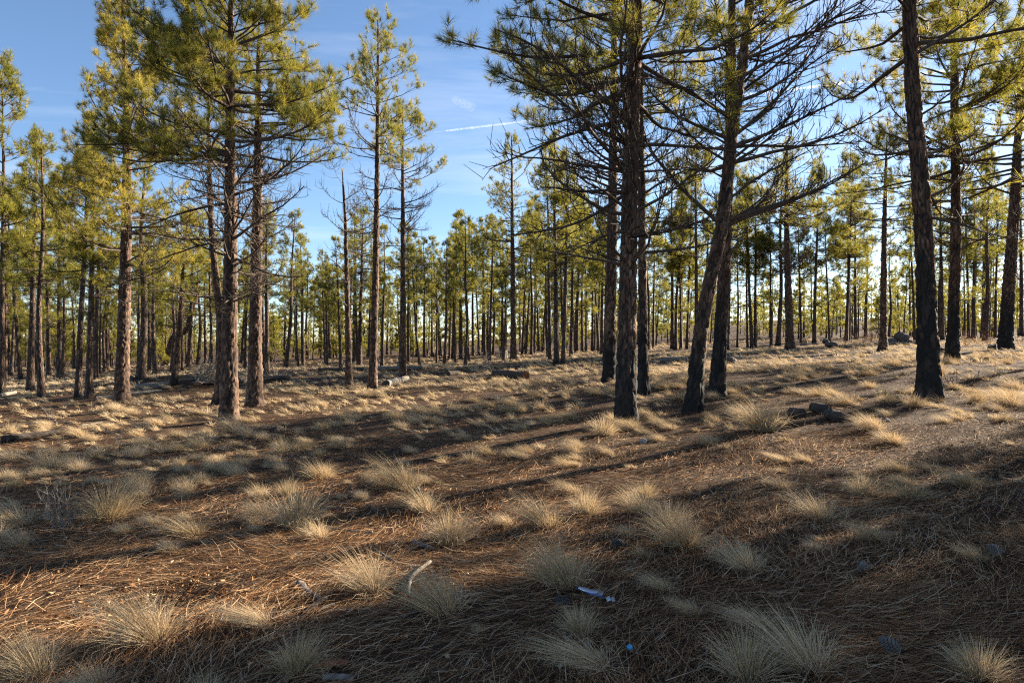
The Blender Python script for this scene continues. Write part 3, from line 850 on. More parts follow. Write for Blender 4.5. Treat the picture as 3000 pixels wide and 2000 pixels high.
def crumbs():
    """cone scales, cinders and bark crumbs"""
    rng = np.random.default_rng(506)
    n = 9000
    y = np.sqrt(rng.uniform(2.4 ** 2, 9 ** 2, n)); x = rng.uniform(-.84, .84, n) * y
    m = 4500
    x[:m] = DIP[0] + rng.normal(0, .75, m); y[:m] = DIP[1] + rng.normal(0, .5, m)
    s = rng.gamma(3, .0016, n) * (1 + .1 * y)
    T = rng.normal(0, 1, (n, 4, 3)) * np.array([1, 1, .7])
    V = T * s[:, None, None] + np.stack([x, y, H(x, y) + .006], 1)[:, None]
    F = (np.arange(n)[:, None, None] * 4 + np.array([[0, 1, 2], [0, 2, 3], [0, 3, 1], [1, 3, 2]])[None]).reshape(-1, 3)
    o = obj('floor_crumbs', make_mesh('floor_crumbs', V, F, M['litter'], {'tint': np.repeat(np.clip(rng.normal(.3, .3, n), 0, 1), 4)}))
    o['kind'] = 'stuff'; o['label'] = 'small cinders, cone scales and bark crumbs between the needles'; o['category'] = 'debris'
crumbs()

# ------------------------------------------------------------------ fallen wood, stumps, stones, litter
def round_wood(name, label, cat, P, r0, r1, mat, cut=None, seed=1, sides=14, rough=.12, lift=.7, group=None, knots=0, flat=1.0):
    """a log or stick along the points P (already in the scene), with rough sides and two end faces"""
    rng = np.random.default_rng(seed)
    Pm = np.array(P, float); base = Pm[0].copy()
    L = np.linalg.norm(np.diff(Pm, axis=0), axis=1).sum()
    n = int(min(60, max(10, L / max(r0, .01) * 1.5)))
    C = centre_line(Pm, n) - base
    T = np.gradient(C, axis=0); T /= np.linalg.norm(T, axis=1, keepdims=True)
    A = np.cross(T, [0, 0, 1.]); A /= np.linalg.norm(A, axis=1, keepdims=True) + 1e-9
    B = np.cross(A, T)
    th = np.arange(sides) / sides * 2 * math.pi
    s = np.linspace(0, 1, n)
    r = (r0 + (r1 - r0) * s)[:, None] * (1 + rough * .5 * np.sin(3 * th + 9 * s[:, None] + seed) + rough * rng.normal(0, .5, (n, sides)) + rough * .4 * np.sin(7 * th + seed)[None])
    for _ in range(knots):
        i, j = rng.integers(1, n - 1), rng.integers(0, sides); r[i, j] *= 1.35
    V = C[:, None] + r[..., None] * (A[:, None] * np.cos(th)[None, :, None] + B[:, None] * (np.sin(th) * flat)[None, :, None])
    V[..., 2] += lift * r0 * flat
    Vf = V.reshape(-1, 3)
    k = np.arange(n - 1)[:, None] * sides; q = np.arange(sides)[None]; q2 = (q + 1) % sides
    F = np.stack([k + q, k + q2, k + sides + q2, k + sides + q], -1).reshape(-1, 4)
    root = obj(name, make_mesh(name, Vf, F, mat, None, True), None, tuple(base))
    tag(root, label, cat, group)
    for q_ in C[::3]: PLACED.append((q_[0] + base[0], q_[1] + base[1] - (.12 if name == 'fallen_log' else 0), r0 + (.22 if name == 'fallen_log' else .04)))
    for e, ring in ((0, V[0]), (1, V[-1])):
        c = ring.mean(0) + (T[0] * -1 if e == 0 else T[-1]) * r0 * .08
        VV = np.concatenate([ring, [c]])
        FF = np.stack([np.arange(sides), (np.arange(sides) + 1) % sides, np.full(sides, sides)], -1)
        if e == 0: FF = FF[:, ::-1]
        obj('end_grain', make_mesh('end_grain', VV, FF, cut or mat, None, False), root)
    return root

def gp(px, py, up=0.0):
    x, y, z = ground_at(px, py); return np.array((x, y, z + up))
def along(a, b, n=6, up=0.0):
    """points on the ground between two pixels of the photograph"""
    A, B = gp(*a), gp(*b)
    t = np.linspace(0, 1, n)[:, None]
    P = A + (B - A) * t
    P[:, 2] = H(P[:, 0], P[:, 1]) + up
    Z = np.linspace(P[0, 2], P[-1, 2], n)
    P[:, 2] = np.maximum(P[:, 2], Z) * .5 + Z * .5
    return P

def log_px(label, a, b, thick, mat, cut=None, seed=1, r1=.85, **kw):
    P = along(a, b); r = thick / 2 * P[:, 1].mean() / FPX
    return round_wood('fallen_log', label, 'log', P, r, r * r1, mat, cut, seed, **kw)

log_px('long dark fallen log lying behind the furrowed trunk pair', (405, 1140), (640, 1128), 20, M['wood_grey'], None, 1, .8)
log_px('second length of dark fallen log right of the furrowed trunk pair', (648, 1126), (850, 1108), 17, M['wood_dark'], None, 2, .7)
log_px('bleached bare log in front of the long dark log', (372, 1160), (474, 1148), 13, M['wood_pale'], None, 3, .6)
log_px('short bleached log left of the golden pine foot', (283, 1170), (330, 1165), 11, M['wood_pale'], None, 4, .9)
log_px('pale fallen log at the foot of the left slope pines', (0, 1162), (45, 1153), 11, M['wood_pale'], None, 5, .9)
log_px('charred black log half sunk in the left foreground grass', (0, 1296), (178, 1272), 22, M['wood_dark'], M['black'], 6, .75)
log_px('thin dark pole lying in the grass behind the charred log', (0, 1252), (112, 1240), 9, M['wood_dark'], None, 7, .6)
log_px('thin bleached pole in the grass right of the charred log', (240, 1248), (300, 1239), 6, M['wood_pale'], None, 8, .6)
log_px('dark log lying left of the three slim trunks', (934, 1089), (1068, 1086), 14, M['wood_dark'], M['wood_pale'], 9, .8)
log_px('pale and black log lying behind the three slim trunks', (1105, 1087), (1236, 1082), 16, M['wood_grey'], M['wood_dark'], 10, .8)
log_px('short pale log with burnt end beside the rightmost slim trunk', (1131, 1133), (1192, 1114), 21, M['wood_pale'], M['black'], 11, .8)
log_px('dark log with rust red rotten end in the open middle ground', (1450, 1101), (1541, 1108), 22, M['wood_dark'], M['wood_rust'], 12, 1.0)
log_px('dark burnt block of log lying in the grass left of the red ended log', (1314, 1101), (1340, 1098), 16, M['wood_dark'], None, 13, .9)
log_px('grey split log lying between the clump and the leaning pair', (1932, 1062), (2014, 1058), 20, M['wood_grey'], M['wood_pale'], 14, .6)
log_px('black log running out behind the clump trunks', (1893, 1066), (1930, 1064), 11, M['wood_dark'], None, 15, .9)
log_px('long dark log in the sunlit grass of the right rise', (2280, 1052), (2450, 1041), 9, M['wood_dark'], None, 16, .6)
log_px('grey log along the crest behind the broad crowned pine', (2330, 1013), (2400, 1010), 6, M['wood_grey'], None, 17, .8)
log_px('grey log along the crest in front of the boulders', (2600, 1010), (2690, 1009), 9, M['wood_grey'], None, 18, .8)
log_px('thin black fallen branch on the shaded slope right of the sooty trunk', (2922, 1133), (2975, 1121), 5, M['wood_dark'], None, 19, .6)

# three sawn rounds
for i, (a, b, th_, lab) in enumerate((((2318, 1222), (2350, 1226), 31, 'sawn log round with bark, leftmost of the three lying together'),
                                      ((2384, 1206), (2412, 1212), 30, 'sawn log round with a lit top edge, rearmost of the three lying together'),
                                      ((2428, 1226), (2458, 1236), 31, 'sawn log round showing its dark cut face, frontmost of the three'))):
    P = along(a, b); r = th_ / 2 * P[0, 1] / FPX
    root = round_wood('log_round', lab, 'log', P, r, r, M['wood_dark'], M['black'], 30 + i, 20, .04, .9, 'three sawn log rounds')

def stump(label, px, py, wpx, hpx, mat, top, seed, tilt=0.0):
    x, y, z = ground_at(px, py)
    r = wpx / 2 * y / FPX; h = hpx * y / FPX
    rng = np.random.default_rng(seed)
    sides = 20
    th = np.arange(sides) / sides * 2 * math.pi
    zs = np.array([-.15, 0, .15, .35, .7, .96, 1.0]) * h
    fl = np.array([1.35, 1.25, 1.12, 1.03, 1.0, .98, .93])
    lob = 1 + .06 * np.sin(4 * th + seed) + .05 * rng.normal(0, 1, sides)
    R = r * fl[:, None] * (1 + (lob - 1)[None] * np.linspace(1.6, 1, 7)[:, None])
    Z = zs[:, None] + (np.arange(7) > 4)[:, None] * (tilt * np.cos(th) * r + .06 * h * rng.normal(0, 1, sides))[None]
    V = np.stack([R * np.cos(th), R * np.sin(th), Z + 0 * R], -1)
    k = np.arange(6)[:, None] * sides; q = np.arange(sides)[None]; q2 = (q + 1) % sides
    F = np.stack([k + q, k + q2, k + sides + q2, k + sides + q], -1).reshape(-1, 4)
    o = obj('tree_stump', make_mesh('tree_stump', V.reshape(-1, 3), F, mat, None, True), None, (x, y, z))
    tag(o, label, 'stump')
    c = V[-1].mean(0) + np.array((0, 0, .004))
    FF = np.stack([np.arange(sides), (np.arange(sides) + 1) % sides, np.full(sides, sides)], -1)
    obj('cut_top', make_mesh('cut_top', np.concatenate([V[-1] + np.array((0, 0, .002)), [c]]), FF, top), o)
    PLACED.append((x, y, r))
stump('black sawn stump between the sooty trunk and the straight dark pine', 2758, 1048, 30, 27, M['wood_dark'], M['wood_grey'], 1)
stump('low dark broken block of wood at the foot of the right leaning pine', 2907, 1027, 24, 17, M['wood_dark'], M['wood_grey'], 2, .3)
stump('pale sawn stump in front of the tall straight pine of the middle distance', 1476, 1049, 18, 24, M['wood_grey'], M['wood_pale'], 3)
stump('small brown sawn stump on the crest behind the broad crowned pine', 2357, 1006, 15, 9, M['wood_cut'], M['wood_cut'], 4)
stump('short dark stump in the sun in front of the dark fronted pine', 799, 1266, 22, 15, M['wood_dark'], M['wood_pale'], 5, .3)
stump('pale sawn stump behind the rightmost slim trunk', 1168, 1079, 10, 20, M['wood_grey'], M['wood_pale'], 6)
stump('small dark stump in the open grass behind the red ended log', 1424, 1074, 14, 10, M['wood_dark'], M['wood_dark'], 7)
stump('low burnt stump on the bare needles in front of the red ended log', 1585, 1177, 13, 12, M['wood_dark'], M['black'], 8)
stump('weathered stump half hidden behind the clump trunk', 1764, 1075, 15, 15, M['wood_grey'], M['wood_grey'], 9)

def rock(label, px, py, wpx, hpx, mat, seed, name='rock', cat='rock', squash=1.0, sink=.2):
    x, y, z = ground_at(px, py)
    sx = wpx / 2 * y / FPX; sz = hpx * y / FPX
    bm = bmesh.new(); bmesh.ops.create_icosphere(bm, subdivisions=3, radius=1)
    rng = np.random.default_rng(seed)
    planes = rng.normal(0, 1, (9, 3)); planes /= np.linalg.norm(planes, axis=1, keepdims=True)
    lim = rng.uniform(.62, .9, 9)
    for v in bm.verts:
        p = np.array(v.co)
        for nrm, l in zip(planes, lim):
            t = p @ nrm
            if t > l: p = p - nrm * (t - l) * .9
        p = p * (1 + .04 * math.sin(9 * p[0] + seed) * math.sin(8 * p[1]) + .03 * math.sin(17 * p[2] + 11 * p[0]))
        v.co = (p[0] * sx, p[1] * sx * squash, (p[2] * .5 + .5 - sink) * sz / (1 - sink))
    me = bpy.data.meshes.new(name); bm.to_mesh(me); bm.free(); me.materials.append(mat)
    o = obj(name, me, None, (x, y, z), (0, 0, rng.uniform(-.5, .5)))
    tag(o, label, cat); PLACED.append((x, y, sx))
rock('large dark rounded boulder behind the crest grass on the right', 2640, 1003, 48, 32, M['rock'], 1)
rock('low jagged boulder left of the large rounded boulder', 2608, 1006, 34, 16, M['rock'], 2)
rock('small dark boulder right of the large rounded boulder', 2664, 1008, 22, 13, M['rock'], 3)
rock('flat topped dark boulder on the crest beside the brush', 2433, 1017, 40, 17, M['rock'], 4)
rock('small boulder perched behind the flat topped boulder', 2418, 1004, 22, 12, M['rock'], 5)
rock('wedge shaped dark rock beside a thin wooden stake', 2136, 1066, 46, 24, M['rock'], 6, squash=.7)
rock('small bright stone next to the thin wooden stake', 2168, 1052, 14, 10, M['rock_pale'], 7)
rock('squared pale stone in front of the thick clump trunk', 1885, 1298, 20, 17, M['rock_pale'], 8)
rock('round pale pebble in the shaded grass near the bottom', 1642, 1958, 14, 14, M['rock_pale'], 9, 'pebble')
rock('small grey stone in the needles beside the rear log round', 2264, 1285, 12, 8, M['rock_pale'], 10, 'pebble')
rock('small stone with pale top in the left foreground grass', 14, 1185, 18, 8, M['rock'], 11)
rock('dark stone on the slope below the right end of the log rounds', 2595, 1236, 26, 12, M['rock'], 12)
rock('dark lump of rock right of the three log rounds', 2632, 1172, 16, 12, M['rock'], 13)
rock('grey boulder beside the pale barked pine near the mound', 386, 1114, 20, 16, M['rock'], 14)
rock('dark boulder at the back of the middle stand', 1290, 1042, 40, 18, M['rock'], 15)

# thin stake
P = np.array([gp(2158, 1052), gp(2158, 1052) + np.array((.01, 0, .28)), gp(2158, 1052) + np.array((-.01, 0, .62))])
P[:, 2] -= .03
round_wood('wooden_stake', 'thin upright wooden stake beside the wedge shaped rock', 'stake', P[:, :] + np.array([[0, 0, 0], [.002, 0, 0], [.004, 0, 0]]), .018, .014, M['wood_cut'], None, 40, 6, .05, 0)

# sticks and bark pieces in the foreground
def stick(label, pts, thick, mat, seed, r1=.7, up=.012, name='stick', flat=1.0, **kw):
    P = np.array([gp(a, b, up) for a, b in pts]); r = thick / 2 * P[:, 1].mean() / FPX
    return round_wood(name, label, 'stick' if name == 'stick' else 'bark', P, r, r * r1, mat, None, seed, 9, .16, .6, flat=flat, **kw)
stick('pale curved stick lying on the shaded needles', [(1260, 1660), (1219, 1691), (1202, 1713), (1194, 1756)], 13, M['wood_pale'], 50, .85, .03)
stick('dark twig running to the yellow tuft with long stalks', [(908, 1525), (940, 1540), (972, 1552), (1030, 1560), (1095, 1566)], 6, M['wood_grey'], 51, .9)
stick('thin grey stick at the edge of the foreground shadow', [(1096, 1614), (1125, 1632), (1158, 1652)], 7, M['wood_grey'], 52, .9)
stick('short weathered stick above the foreground shadow edge', [(1213, 1595), (1240, 1606), (1268, 1614)], 14, M['wood_grey'], 53, .8)
stick('dark stick in the needles right of the dome of dry grass', [(925, 1482), (965, 1494), (1010, 1496)], 9, M['wood_dark'], 54, .8)
stick('little dark stick in the dappled litter above the sunlit row', [(1075, 1484), (1095, 1500), (1118, 1514)], 8, M['wood_dark'], 55, .8)
stick('pale stick standing askew in the left grass', [(157, 1240), (161, 1238), (166, 1247)], 5, M['wood_pale'], 56, .9, .05)
stick('slender bleached stick in the grass right of the short pale log', [(1232, 1128), (1245, 1123), (1256, 1116)], 4, M['wood_pale'], 57, .8)
stick('thin dark stick in the litter left of the bristly golden tuft', [(2090, 1432), (2120, 1440), (2160, 1442)], 7, M['wood_dark'], 58, .6)
stick('thin pale twig on the shaded litter in the right foreground', [(2260, 1296), (2252, 1290), (2244, 1286)], 4, M['wood_pale'], 59, .8)
stick('grey flaking slab of bark left of the domed tuft', [(878, 1712), (900, 1738), (936, 1758)], 26, M['wood_grey'], 60, .5, .01, 'bark_piece', .45)
stick('long split piece of bark below the grey flaking slab', [(950, 1758), (925, 1778), (893, 1806)], 30, M['wood_dark'], 61, .5, .01, 'bark_piece', .4)
stick('pale splinter of wood beside the long split bark', [(978, 1775), (950, 1785), (930, 1800)], 14, M['wood_pale'], 62, .5, .01, 'bark_piece', .5)
stick('rust red curved slab of bark at the bottom edge', [(922, 1958), (965, 1952), (1018, 1950)], 50, M['wood_rust'], 63, .6, .005, 'bark_piece', .3)
stick('grey broken piece of wood below the red slab of bark', [(950, 1990), (990, 1986), (1035, 1992)], 34, M['wood_grey'], 64, .7, .0, 'bark_piece', .5)
stick('grey flat stick under the tall tuft right of the curved stick', [(1182, 1815), (1215, 1800), (1245, 1795)], 12, M['wood_grey'], 65, .8, .01, 'stick', .6)
stick('pale flake of wood in the sunny litter left of the hollow', [(168, 1602), (190, 1606), (214, 1600)], 12, M['wood_pale'], 66, .6, .01, 'bark_piece', .5)
stick('small pale chip in the litter by the shadow edge', [(860, 1632), (872, 1626), (884, 1628)], 11, M['wood_pale'], 67, .7, .01, 'bark_piece', .6)

# fallen crown, dead bushes
def brush(name, label, cat, px, py, n, L, az, el, mat, seed, r=.012, spread=1.0, twigs=6, de=.5, group=None, at=None):
    x, y, z = ground_at(px, py) if at is None else at
    rng = np.random.default_rng(seed)
    P0 = rng.normal(0, .04, (n, 3)) * np.array([1, 1, .2])
    A = az + rng.normal(0, spread, n)
    P1 = curves(P0, A, np.abs(rng.normal(el, .35, n)), L * rng.uniform(.5, 1.1, n), rng.uniform(-.2, de, n), 7, rng, .6)
    acc = Acc()
    V, F = tubes(P1, np.full(n, r), np.full(n, r * .35), 5); acc.add(V, F)
    idx = np.repeat(np.arange(n), twigs); t = rng.uniform(.2, 1, len(idx))
    S, a, e, d = on_curves(P1, idx, t)
    P2 = curves(S, a + rng.choice([-1, 1], len(idx)) * rng.uniform(.4, 1.2, len(idx)), e * .6 + rng.normal(.15, .45, len(idx)), L * rng.uniform(.12, .4, len(idx)), rng.uniform(-.2, .9, len(idx)), 5, rng, .7)
    V, F = tubes(P2, np.full(len(idx), r * .5), np.full(len(idx), r * .25), 3); acc.add(V, F)
    idx3 = np.repeat(np.arange(len(idx)), 3); t = rng.uniform(.3, 1, len(idx3))
    S, a, e, d = on_curves(P2, idx3, t)
    P3 = curves(S, a + rng.choice([-1, 1], len(idx3)) * rng.uniform(.4, 1.2, len(idx3)), e + rng.normal(.1, .5, len(idx3)), L * rng.uniform(.05, .16, len(idx3)), rng.uniform(-.2, .9, len(idx3)), 3, rng, .7)
    V, F = tubes(P3, np.full(len(idx3), r * .3), np.full(len(idx3), r * .18), 3); acc.add(V, F)
    V = np.concatenate(acc.V); V[:, 2] = np.maximum(V[:, 2], .005 - r)
    o = obj(name, make_mesh(name, V, np.concatenate(acc.F), mat, None, True), None, (x, y, z))
    return tag(o, label, cat, group)
brush('fallen_branches', 'grey fallen treetop with bare branches fanning out behind the long dark log', 'branches', 572, 1122, 16, 2.0, 1.1, .45, M['twig_grey'], 1, .03, 1.0, 7, .3)
brush('fallen_branches', 'tangle of grey dead branches right of the furrowed trunk pair', 'branches', 800, 1112, 8, 1.3, .6, .3, M['twig_grey'], 2, .016, 1.2, 6, .3)
brush('dead_bush', 'dead thorny bush with bare grey twigs in the left foreground', 'bush', 175, 1545, 16, .52, -.5, .9, M['twig_grey'], 3, .0055, 1.4, 8, .6)
brush('dead_bush', 'small leafless bush in the sunlit grass at the left', 'bush', 349, 1302, 7, .38, 0, 1.0, M['twig_grey'], 4, .005, 2, 6)
brush('dead_bush', 'thin leafless shoots beside the thin dark pole', 'bush', 150, 1228, 5, .55, 0, 1.2, M['twig_grey'], 5, .006, 2, 4)
brush('fallen_branch', 'bare branch with upright twigs on the left end of the red ended log', 'branches', 1452, 1095, 7, 1.5, -1.3, .55, M['twig_grey'], 6, .02, .7, 5, .3)
brush('fallen_branch', 'dark broken snag sticking up from the red ended log', 'branches', 1527, 1098, 2, .55, -.9, 1.0, M['wood_dark'], 7, .035, .3, 1, 0)
brush('dead_bush', 'tuft of small dead twigs in the litter below the hollow', 'bush', 262, 1808, 10, .14, 0, .8, M['twig_grey'], 8, .0025, 2, 5)
brush('fallen_branch', 'dark bare twigs on the shaded slope right of the sooty trunk', 'branches', 2800, 1138, 6, .6, 1.2, .5, M['wood_dark'], 9, .011, .9, 4)
brush('dead_bush', 'leafless shoots behind the golden pine beside the mound', 'bush', 425, 1117, 4, 1.3, -.5, 1.0, M['wood_dark'], 10, .018, 1, 4)
brush('fallen_branches', 'dead twigs along the dark log left of the three slim trunks', 'branches', 1010, 1094, 9, 1.2, 1.2, .3, M['twig_grey'], 11, .012, 1.2, 6)
BUSH = []
def bush_copy(label, px, py, L, i, group):
    if len(BUSH) < 2:
        o = brush('dry_bush', label, 'bush', px, py, 18, 1.0, 0, .9, M['wood_rust'], 20 + i, .007, 3, 6, .5, group)
        BUSH.append(o.data)
    else:
        x, y, z = ground_at(px, py)
        o = obj('dry_bush', BUSH[i % 2], None, (x, y, z), (0, 0, i * 1.9)); tag(o, label, 'bush', group)
    o.scale = (L, L, L)
for i, (bx, by, L) in enumerate(((2530, 1006, 1.2), (2555, 1004, 1.3), (2500, 1010, .9), (2475, 1012, .8), (2575, 1008, .8))):
    bush_copy('reddish leafless bush in the thicket on the crest by the boulders', bx, by, L, i, 'reddish thicket on the crest')
for i, (bx, by, L) in enumerate(((2830, 1014, .8), (2865, 1010, 1.0), (2900, 1010, .8), (2985, 1008, .9))):
    bush_copy('low reddish bush in the grass behind the right leaning pine', bx, by, L, i + 1, 'reddish bushes on the right crest')

# two long stalks of the yellow tuft
x, y, z = ground_at(880, 1545)
rng = np.random.default_rng(7)
P = curves(np.zeros((4, 3)), np.array([-.9, -.7, -.4, -1.2]), np.array([1.25, 1.3, 1.15, 1.1]), np.array([.42, .36, .30, .33]), np.array([.1, .1, -.1, .2]), 6, rng, .1)
V, F = tubes(P, np.full(4, .0035), np.full(4, .002), 4)
tag(obj('dry_stalk', make_mesh('dry_stalk', V, F, M['wood_pale']), None, (x, y, z)), 'long pale stalks rising from the yellow tuft', 'stalk')

# pine cones
def cone_meshes():
    rng = np.random.default_rng(3)
    n = 90; i = np.arange(n); t = (i + .5) / n
    a = i * 2.39996
    prof = .030 * np.sin(math.pi * (t * .86 + .10)) ** .8
    V = []; F = []
    for k in range(n):
        up = np.array((0, 0, t[k] * .09)); o_ = np.array((math.cos(a[k]), math.sin(a[k]), 0)); s_ = np.array((-math.sin(a[k]), math.cos(a[k]), 0))
        r = prof[k]; w = .009
        c = up + o_ * r * .35
        tip = up + o_ * r + np.array((0, 0, .006))
        q = [c - s_ * w * .6, c + s_ * w * .6, tip + s_ * w, tip + o_ * .005 + np.array((0, 0, .004)), tip - s_ * w, tip - np.array((0, 0, .006)) * 1.2]
        b = len(V); V += q
        F += [[b, b + 1, b + 2], [b, b + 2, b + 3], [b, b + 3, b + 4], [b, b + 4, b + 5], [b, b + 5, b + 1], [b + 1, b + 5, b + 2], [b + 2, b + 5, b + 3], [b + 3, b + 5, b + 4]]
    scales = make_mesh('scales', np.array(V), np.array(F), M['wood_grey'])
    Pc = np.array([[[0, 0, -.004], [0, 0, .03], [0, 0, .06], [0, 0, .088]]])
    Vc, Fc = tubes(Pc, np.array([.012]), np.array([.003]), 8)
    return make_mesh('pine_cone', Vc, Fc, M['wood_dark'], None, True), scales
core, scales = cone_meshes()
for i, (bx, by, lab) in enumerate(((1830, 1606, 'open pine cone lying by the foreground shadow edge'), (2527, 1688, 'grey pine cone in the deep shade of the right foreground'),
                                   (2640, 1928, 'large pine cone in the shaded needles near the bottom right'), (1215, 1445, 'pine cone beside the dome of dry grass'), (2940, 1640, 'pine cone under the swept grass at the right'))):
    x, y, z = ground_at(bx, by)
    o = obj('pine_cone', core, None, (x, y, z + .03), (math.radians(78), rs.uniform(-.3, .3), rs.uniform(0, 6.28)), (1.15,) * 3)
    tag(o, lab, 'pine cone'); obj('scales', scales, o)

# blue bottle cap and shiny wrapper
x, y, z = ground_at(1843, 1920)
def lathe(prof, sides, mat, name, ridge=0.0):
    th = np.arange(sides) / sides * 2 * math.pi
    pr = np.array(prof)
    R = pr[:, 0][:, None] * (1 + ridge * (np.arange(sides) % 2)[None] * (pr[:, 0] > .008)[:, None])
    V = np.stack([R * np.cos(th), R * np.sin(th), np.repeat(pr[:, 1][:, None], sides, 1)], -1).reshape(-1, 3)
    n = len(pr); k = np.arange(n - 1)[:, None] * sides; q = np.arange(sides)[None]; q2 = (q + 1) % sides
    F = np.stack([k + q, k + q2, k + sides + q2, k + sides + q], -1).reshape(-1, 4)
    return make_mesh(name, V, F, mat, None, False)
cap = obj('bottle_cap', lathe([(.0005, .013), (.011, .013), (.0142, .0115), (.0150, .009), (.0152, .0), (.0138, .0), (.0134, .010), (.0005, .011)], 36, M['blue'], 'bottle_cap', .03), None, (x, y, z + .035), (.9, .25, .5))
tag(cap, 'small bright blue plastic bottle cap lying in the needles', 'bottle cap')
x, y, z = ground_at(1730, 1752)
def foil(pts, wid, name, mat, thick=.0012):
    P = np.array(pts, float); n = len(P)
    T = np.gradient(P, axis=0); T /= np.linalg.norm(T, axis=1, keepdims=True)
    S = np.cross(T, [0, -.5, .86]); S /= np.linalg.norm(S, axis=1, keepdims=True)
    Nn = np.cross(S, T)
    w = np.array(wid)[:, None] / 2
    V = np.concatenate([P - S * w + Nn * thick, P + S * w + Nn * thick, P + S * w - Nn * thick, P - S * w - Nn * thick])
    F = []
    for i in range(n - 1):
        for a, b in ((0, 1), (1, 2), (2, 3), (3, 0)):
            F.append([a * n + i, b * n + i, b * n + i + 1, a * n + i + 1])
    F += [[0, n, 2 * n, 3 * n], [n - 1, 4 * n - 1, 3 * n - 1, 2 * n - 1]]
    return make_mesh(name, V, np.array(F), mat)
strip = obj('wrapper_strip', foil([(-.085, .03, .055), (-.065, .02, .058), (-.04, .01, .052), (0, 0, .042), (.05, -.01, .038), (.075, -.02, .028)], [.016, .022, .03, .036, .044, .05], 'wrapper_strip', M['foil']), None, (x, y, z))
tag(strip, 'shiny silver and blue strip of crumpled wrapper on the shaded grass', 'wrapper')
obj('printed_edge', foil([(-.04, -.012, .046), (0, -.022, .034), (.05, -.034, .028), (.078, -.046, .018)], [.004, .012, .016, .006], 'printed_edge', M['foil_blue'], .0016), strip)
obj('dark_end', foil([(-.088, .032, .054), (-.07, .022, .053), (-.055, .012, .047)], [.030, .034, .02], 'dark_end', M['black'], .004), strip)
x, y, z = ground_at(1788, 1768)
tag(obj('foil_scrap', foil([(-.02, .01, .012), (-.008, .004, .028), (.004, .006, .016), (.014, 0, .03), (.022, -.006, .012)], [.03, .034, .028, .03, .02], 'foil_scrap', M['foil']), None, (x, y, z)), 'small crumpled scrap of clear foil right of the wrapper strip', 'foil scrap')
x, y, z = ground_at(1650, 1770)
tag(obj('plastic_scrap', foil([(-.05, .02, .03), (-.02, .01, .022), (.02, 0, .034), (.05, -.02, .014)], [.05, .07, .06, .03], 'plastic_scrap', M['black'], .002), None, (x, y, z)), 'torn black plastic scrap half hidden left of the wrapper strip', 'plastic scrap')

# ------------------------------------------------------------------ bunch grass
def blade_set(n, rng, size, spread, N_, w, green, lean=(0, 0), loose=0.0, seedheads=0):
    """one tuft: blades fanning out of a small base and bending over"""
    az = rng.uniform(0, 2 * math.pi, n)
    out = rng.random(n) ** .8
    rb = .02 + spread * .22 * rng.random(n) ** .5 * out
    P0 = np.stack([rb * np.sin(az), rb * np.cos(az), np.zeros(n) - .01], 1)
    el = np.radians(88 - 50 * out + rng.normal(0, 8, n))
    L = size * rng.uniform(.45, 1.1, n) * (1 + .15 * out)
    de = -rng.uniform(.15, 1.15, n) * (.3 + out)
    P = curves(P0, az + rng.normal(0, .25, n), np.clip(el, .15, 1.55), L, de, N_, rng, .25 + loose, 1.6)
    h = np.maximum(P[..., 2], 0)
    P[..., 0] += lean[0] * h * (1 + h / size); P[..., 1] += lean[1] * h * (1 + h / size)
    P[..., 2] = np.maximum(P[..., 2], -.01 + .012 * rng.random((n, 1)))
    ww = w * rng.uniform(.7, 1.3, n)
    tint = np.clip(rng.normal(rng.uniform(.42, .78), .2, n), .1, 1)
    g = rng.random(n) < green
    tint = np.where(g, rng.uniform(0, .22, n), tint)
    return P, ww, tint

TUFTS = []
def tuft_proto(seed, n, size, spread, green, lean, w=.0027):
    rng = np.random.default_rng(seed)
    P, ww, tint = blade_set(n, rng, size, spread, 4, w, green, lean, .1)
    V, F, nv = strips(P, ww, rng)
    return make_mesh('grass_tuft', V, F, M['grass'], {'tint': np.repeat(tint, nv)})
for q in range(14):
    r_ = random.Random(q + 300)
    TUFTS.append(tuft_proto(300 + q, r_.choice([480, 600, 720]), .30, .34 + .12 * r_.random(), r_.uniform(.02, .10), (-.25 - .3 * r_.random(), r_.uniform(-.15, .12))))
FLAT = [tuft_proto(340 + q, 520, .32, .3, .03, (-.65 - .15 * q, -.2 + .1 * q)) for q in range(4)]
BIG_GREEN = [tuft_proto(350 + q, 640, .30, .36, .25, (-.1 + .1 * q, 0)) for q in range(3)]

TUFT_SPOTS = []                      # x, y, size
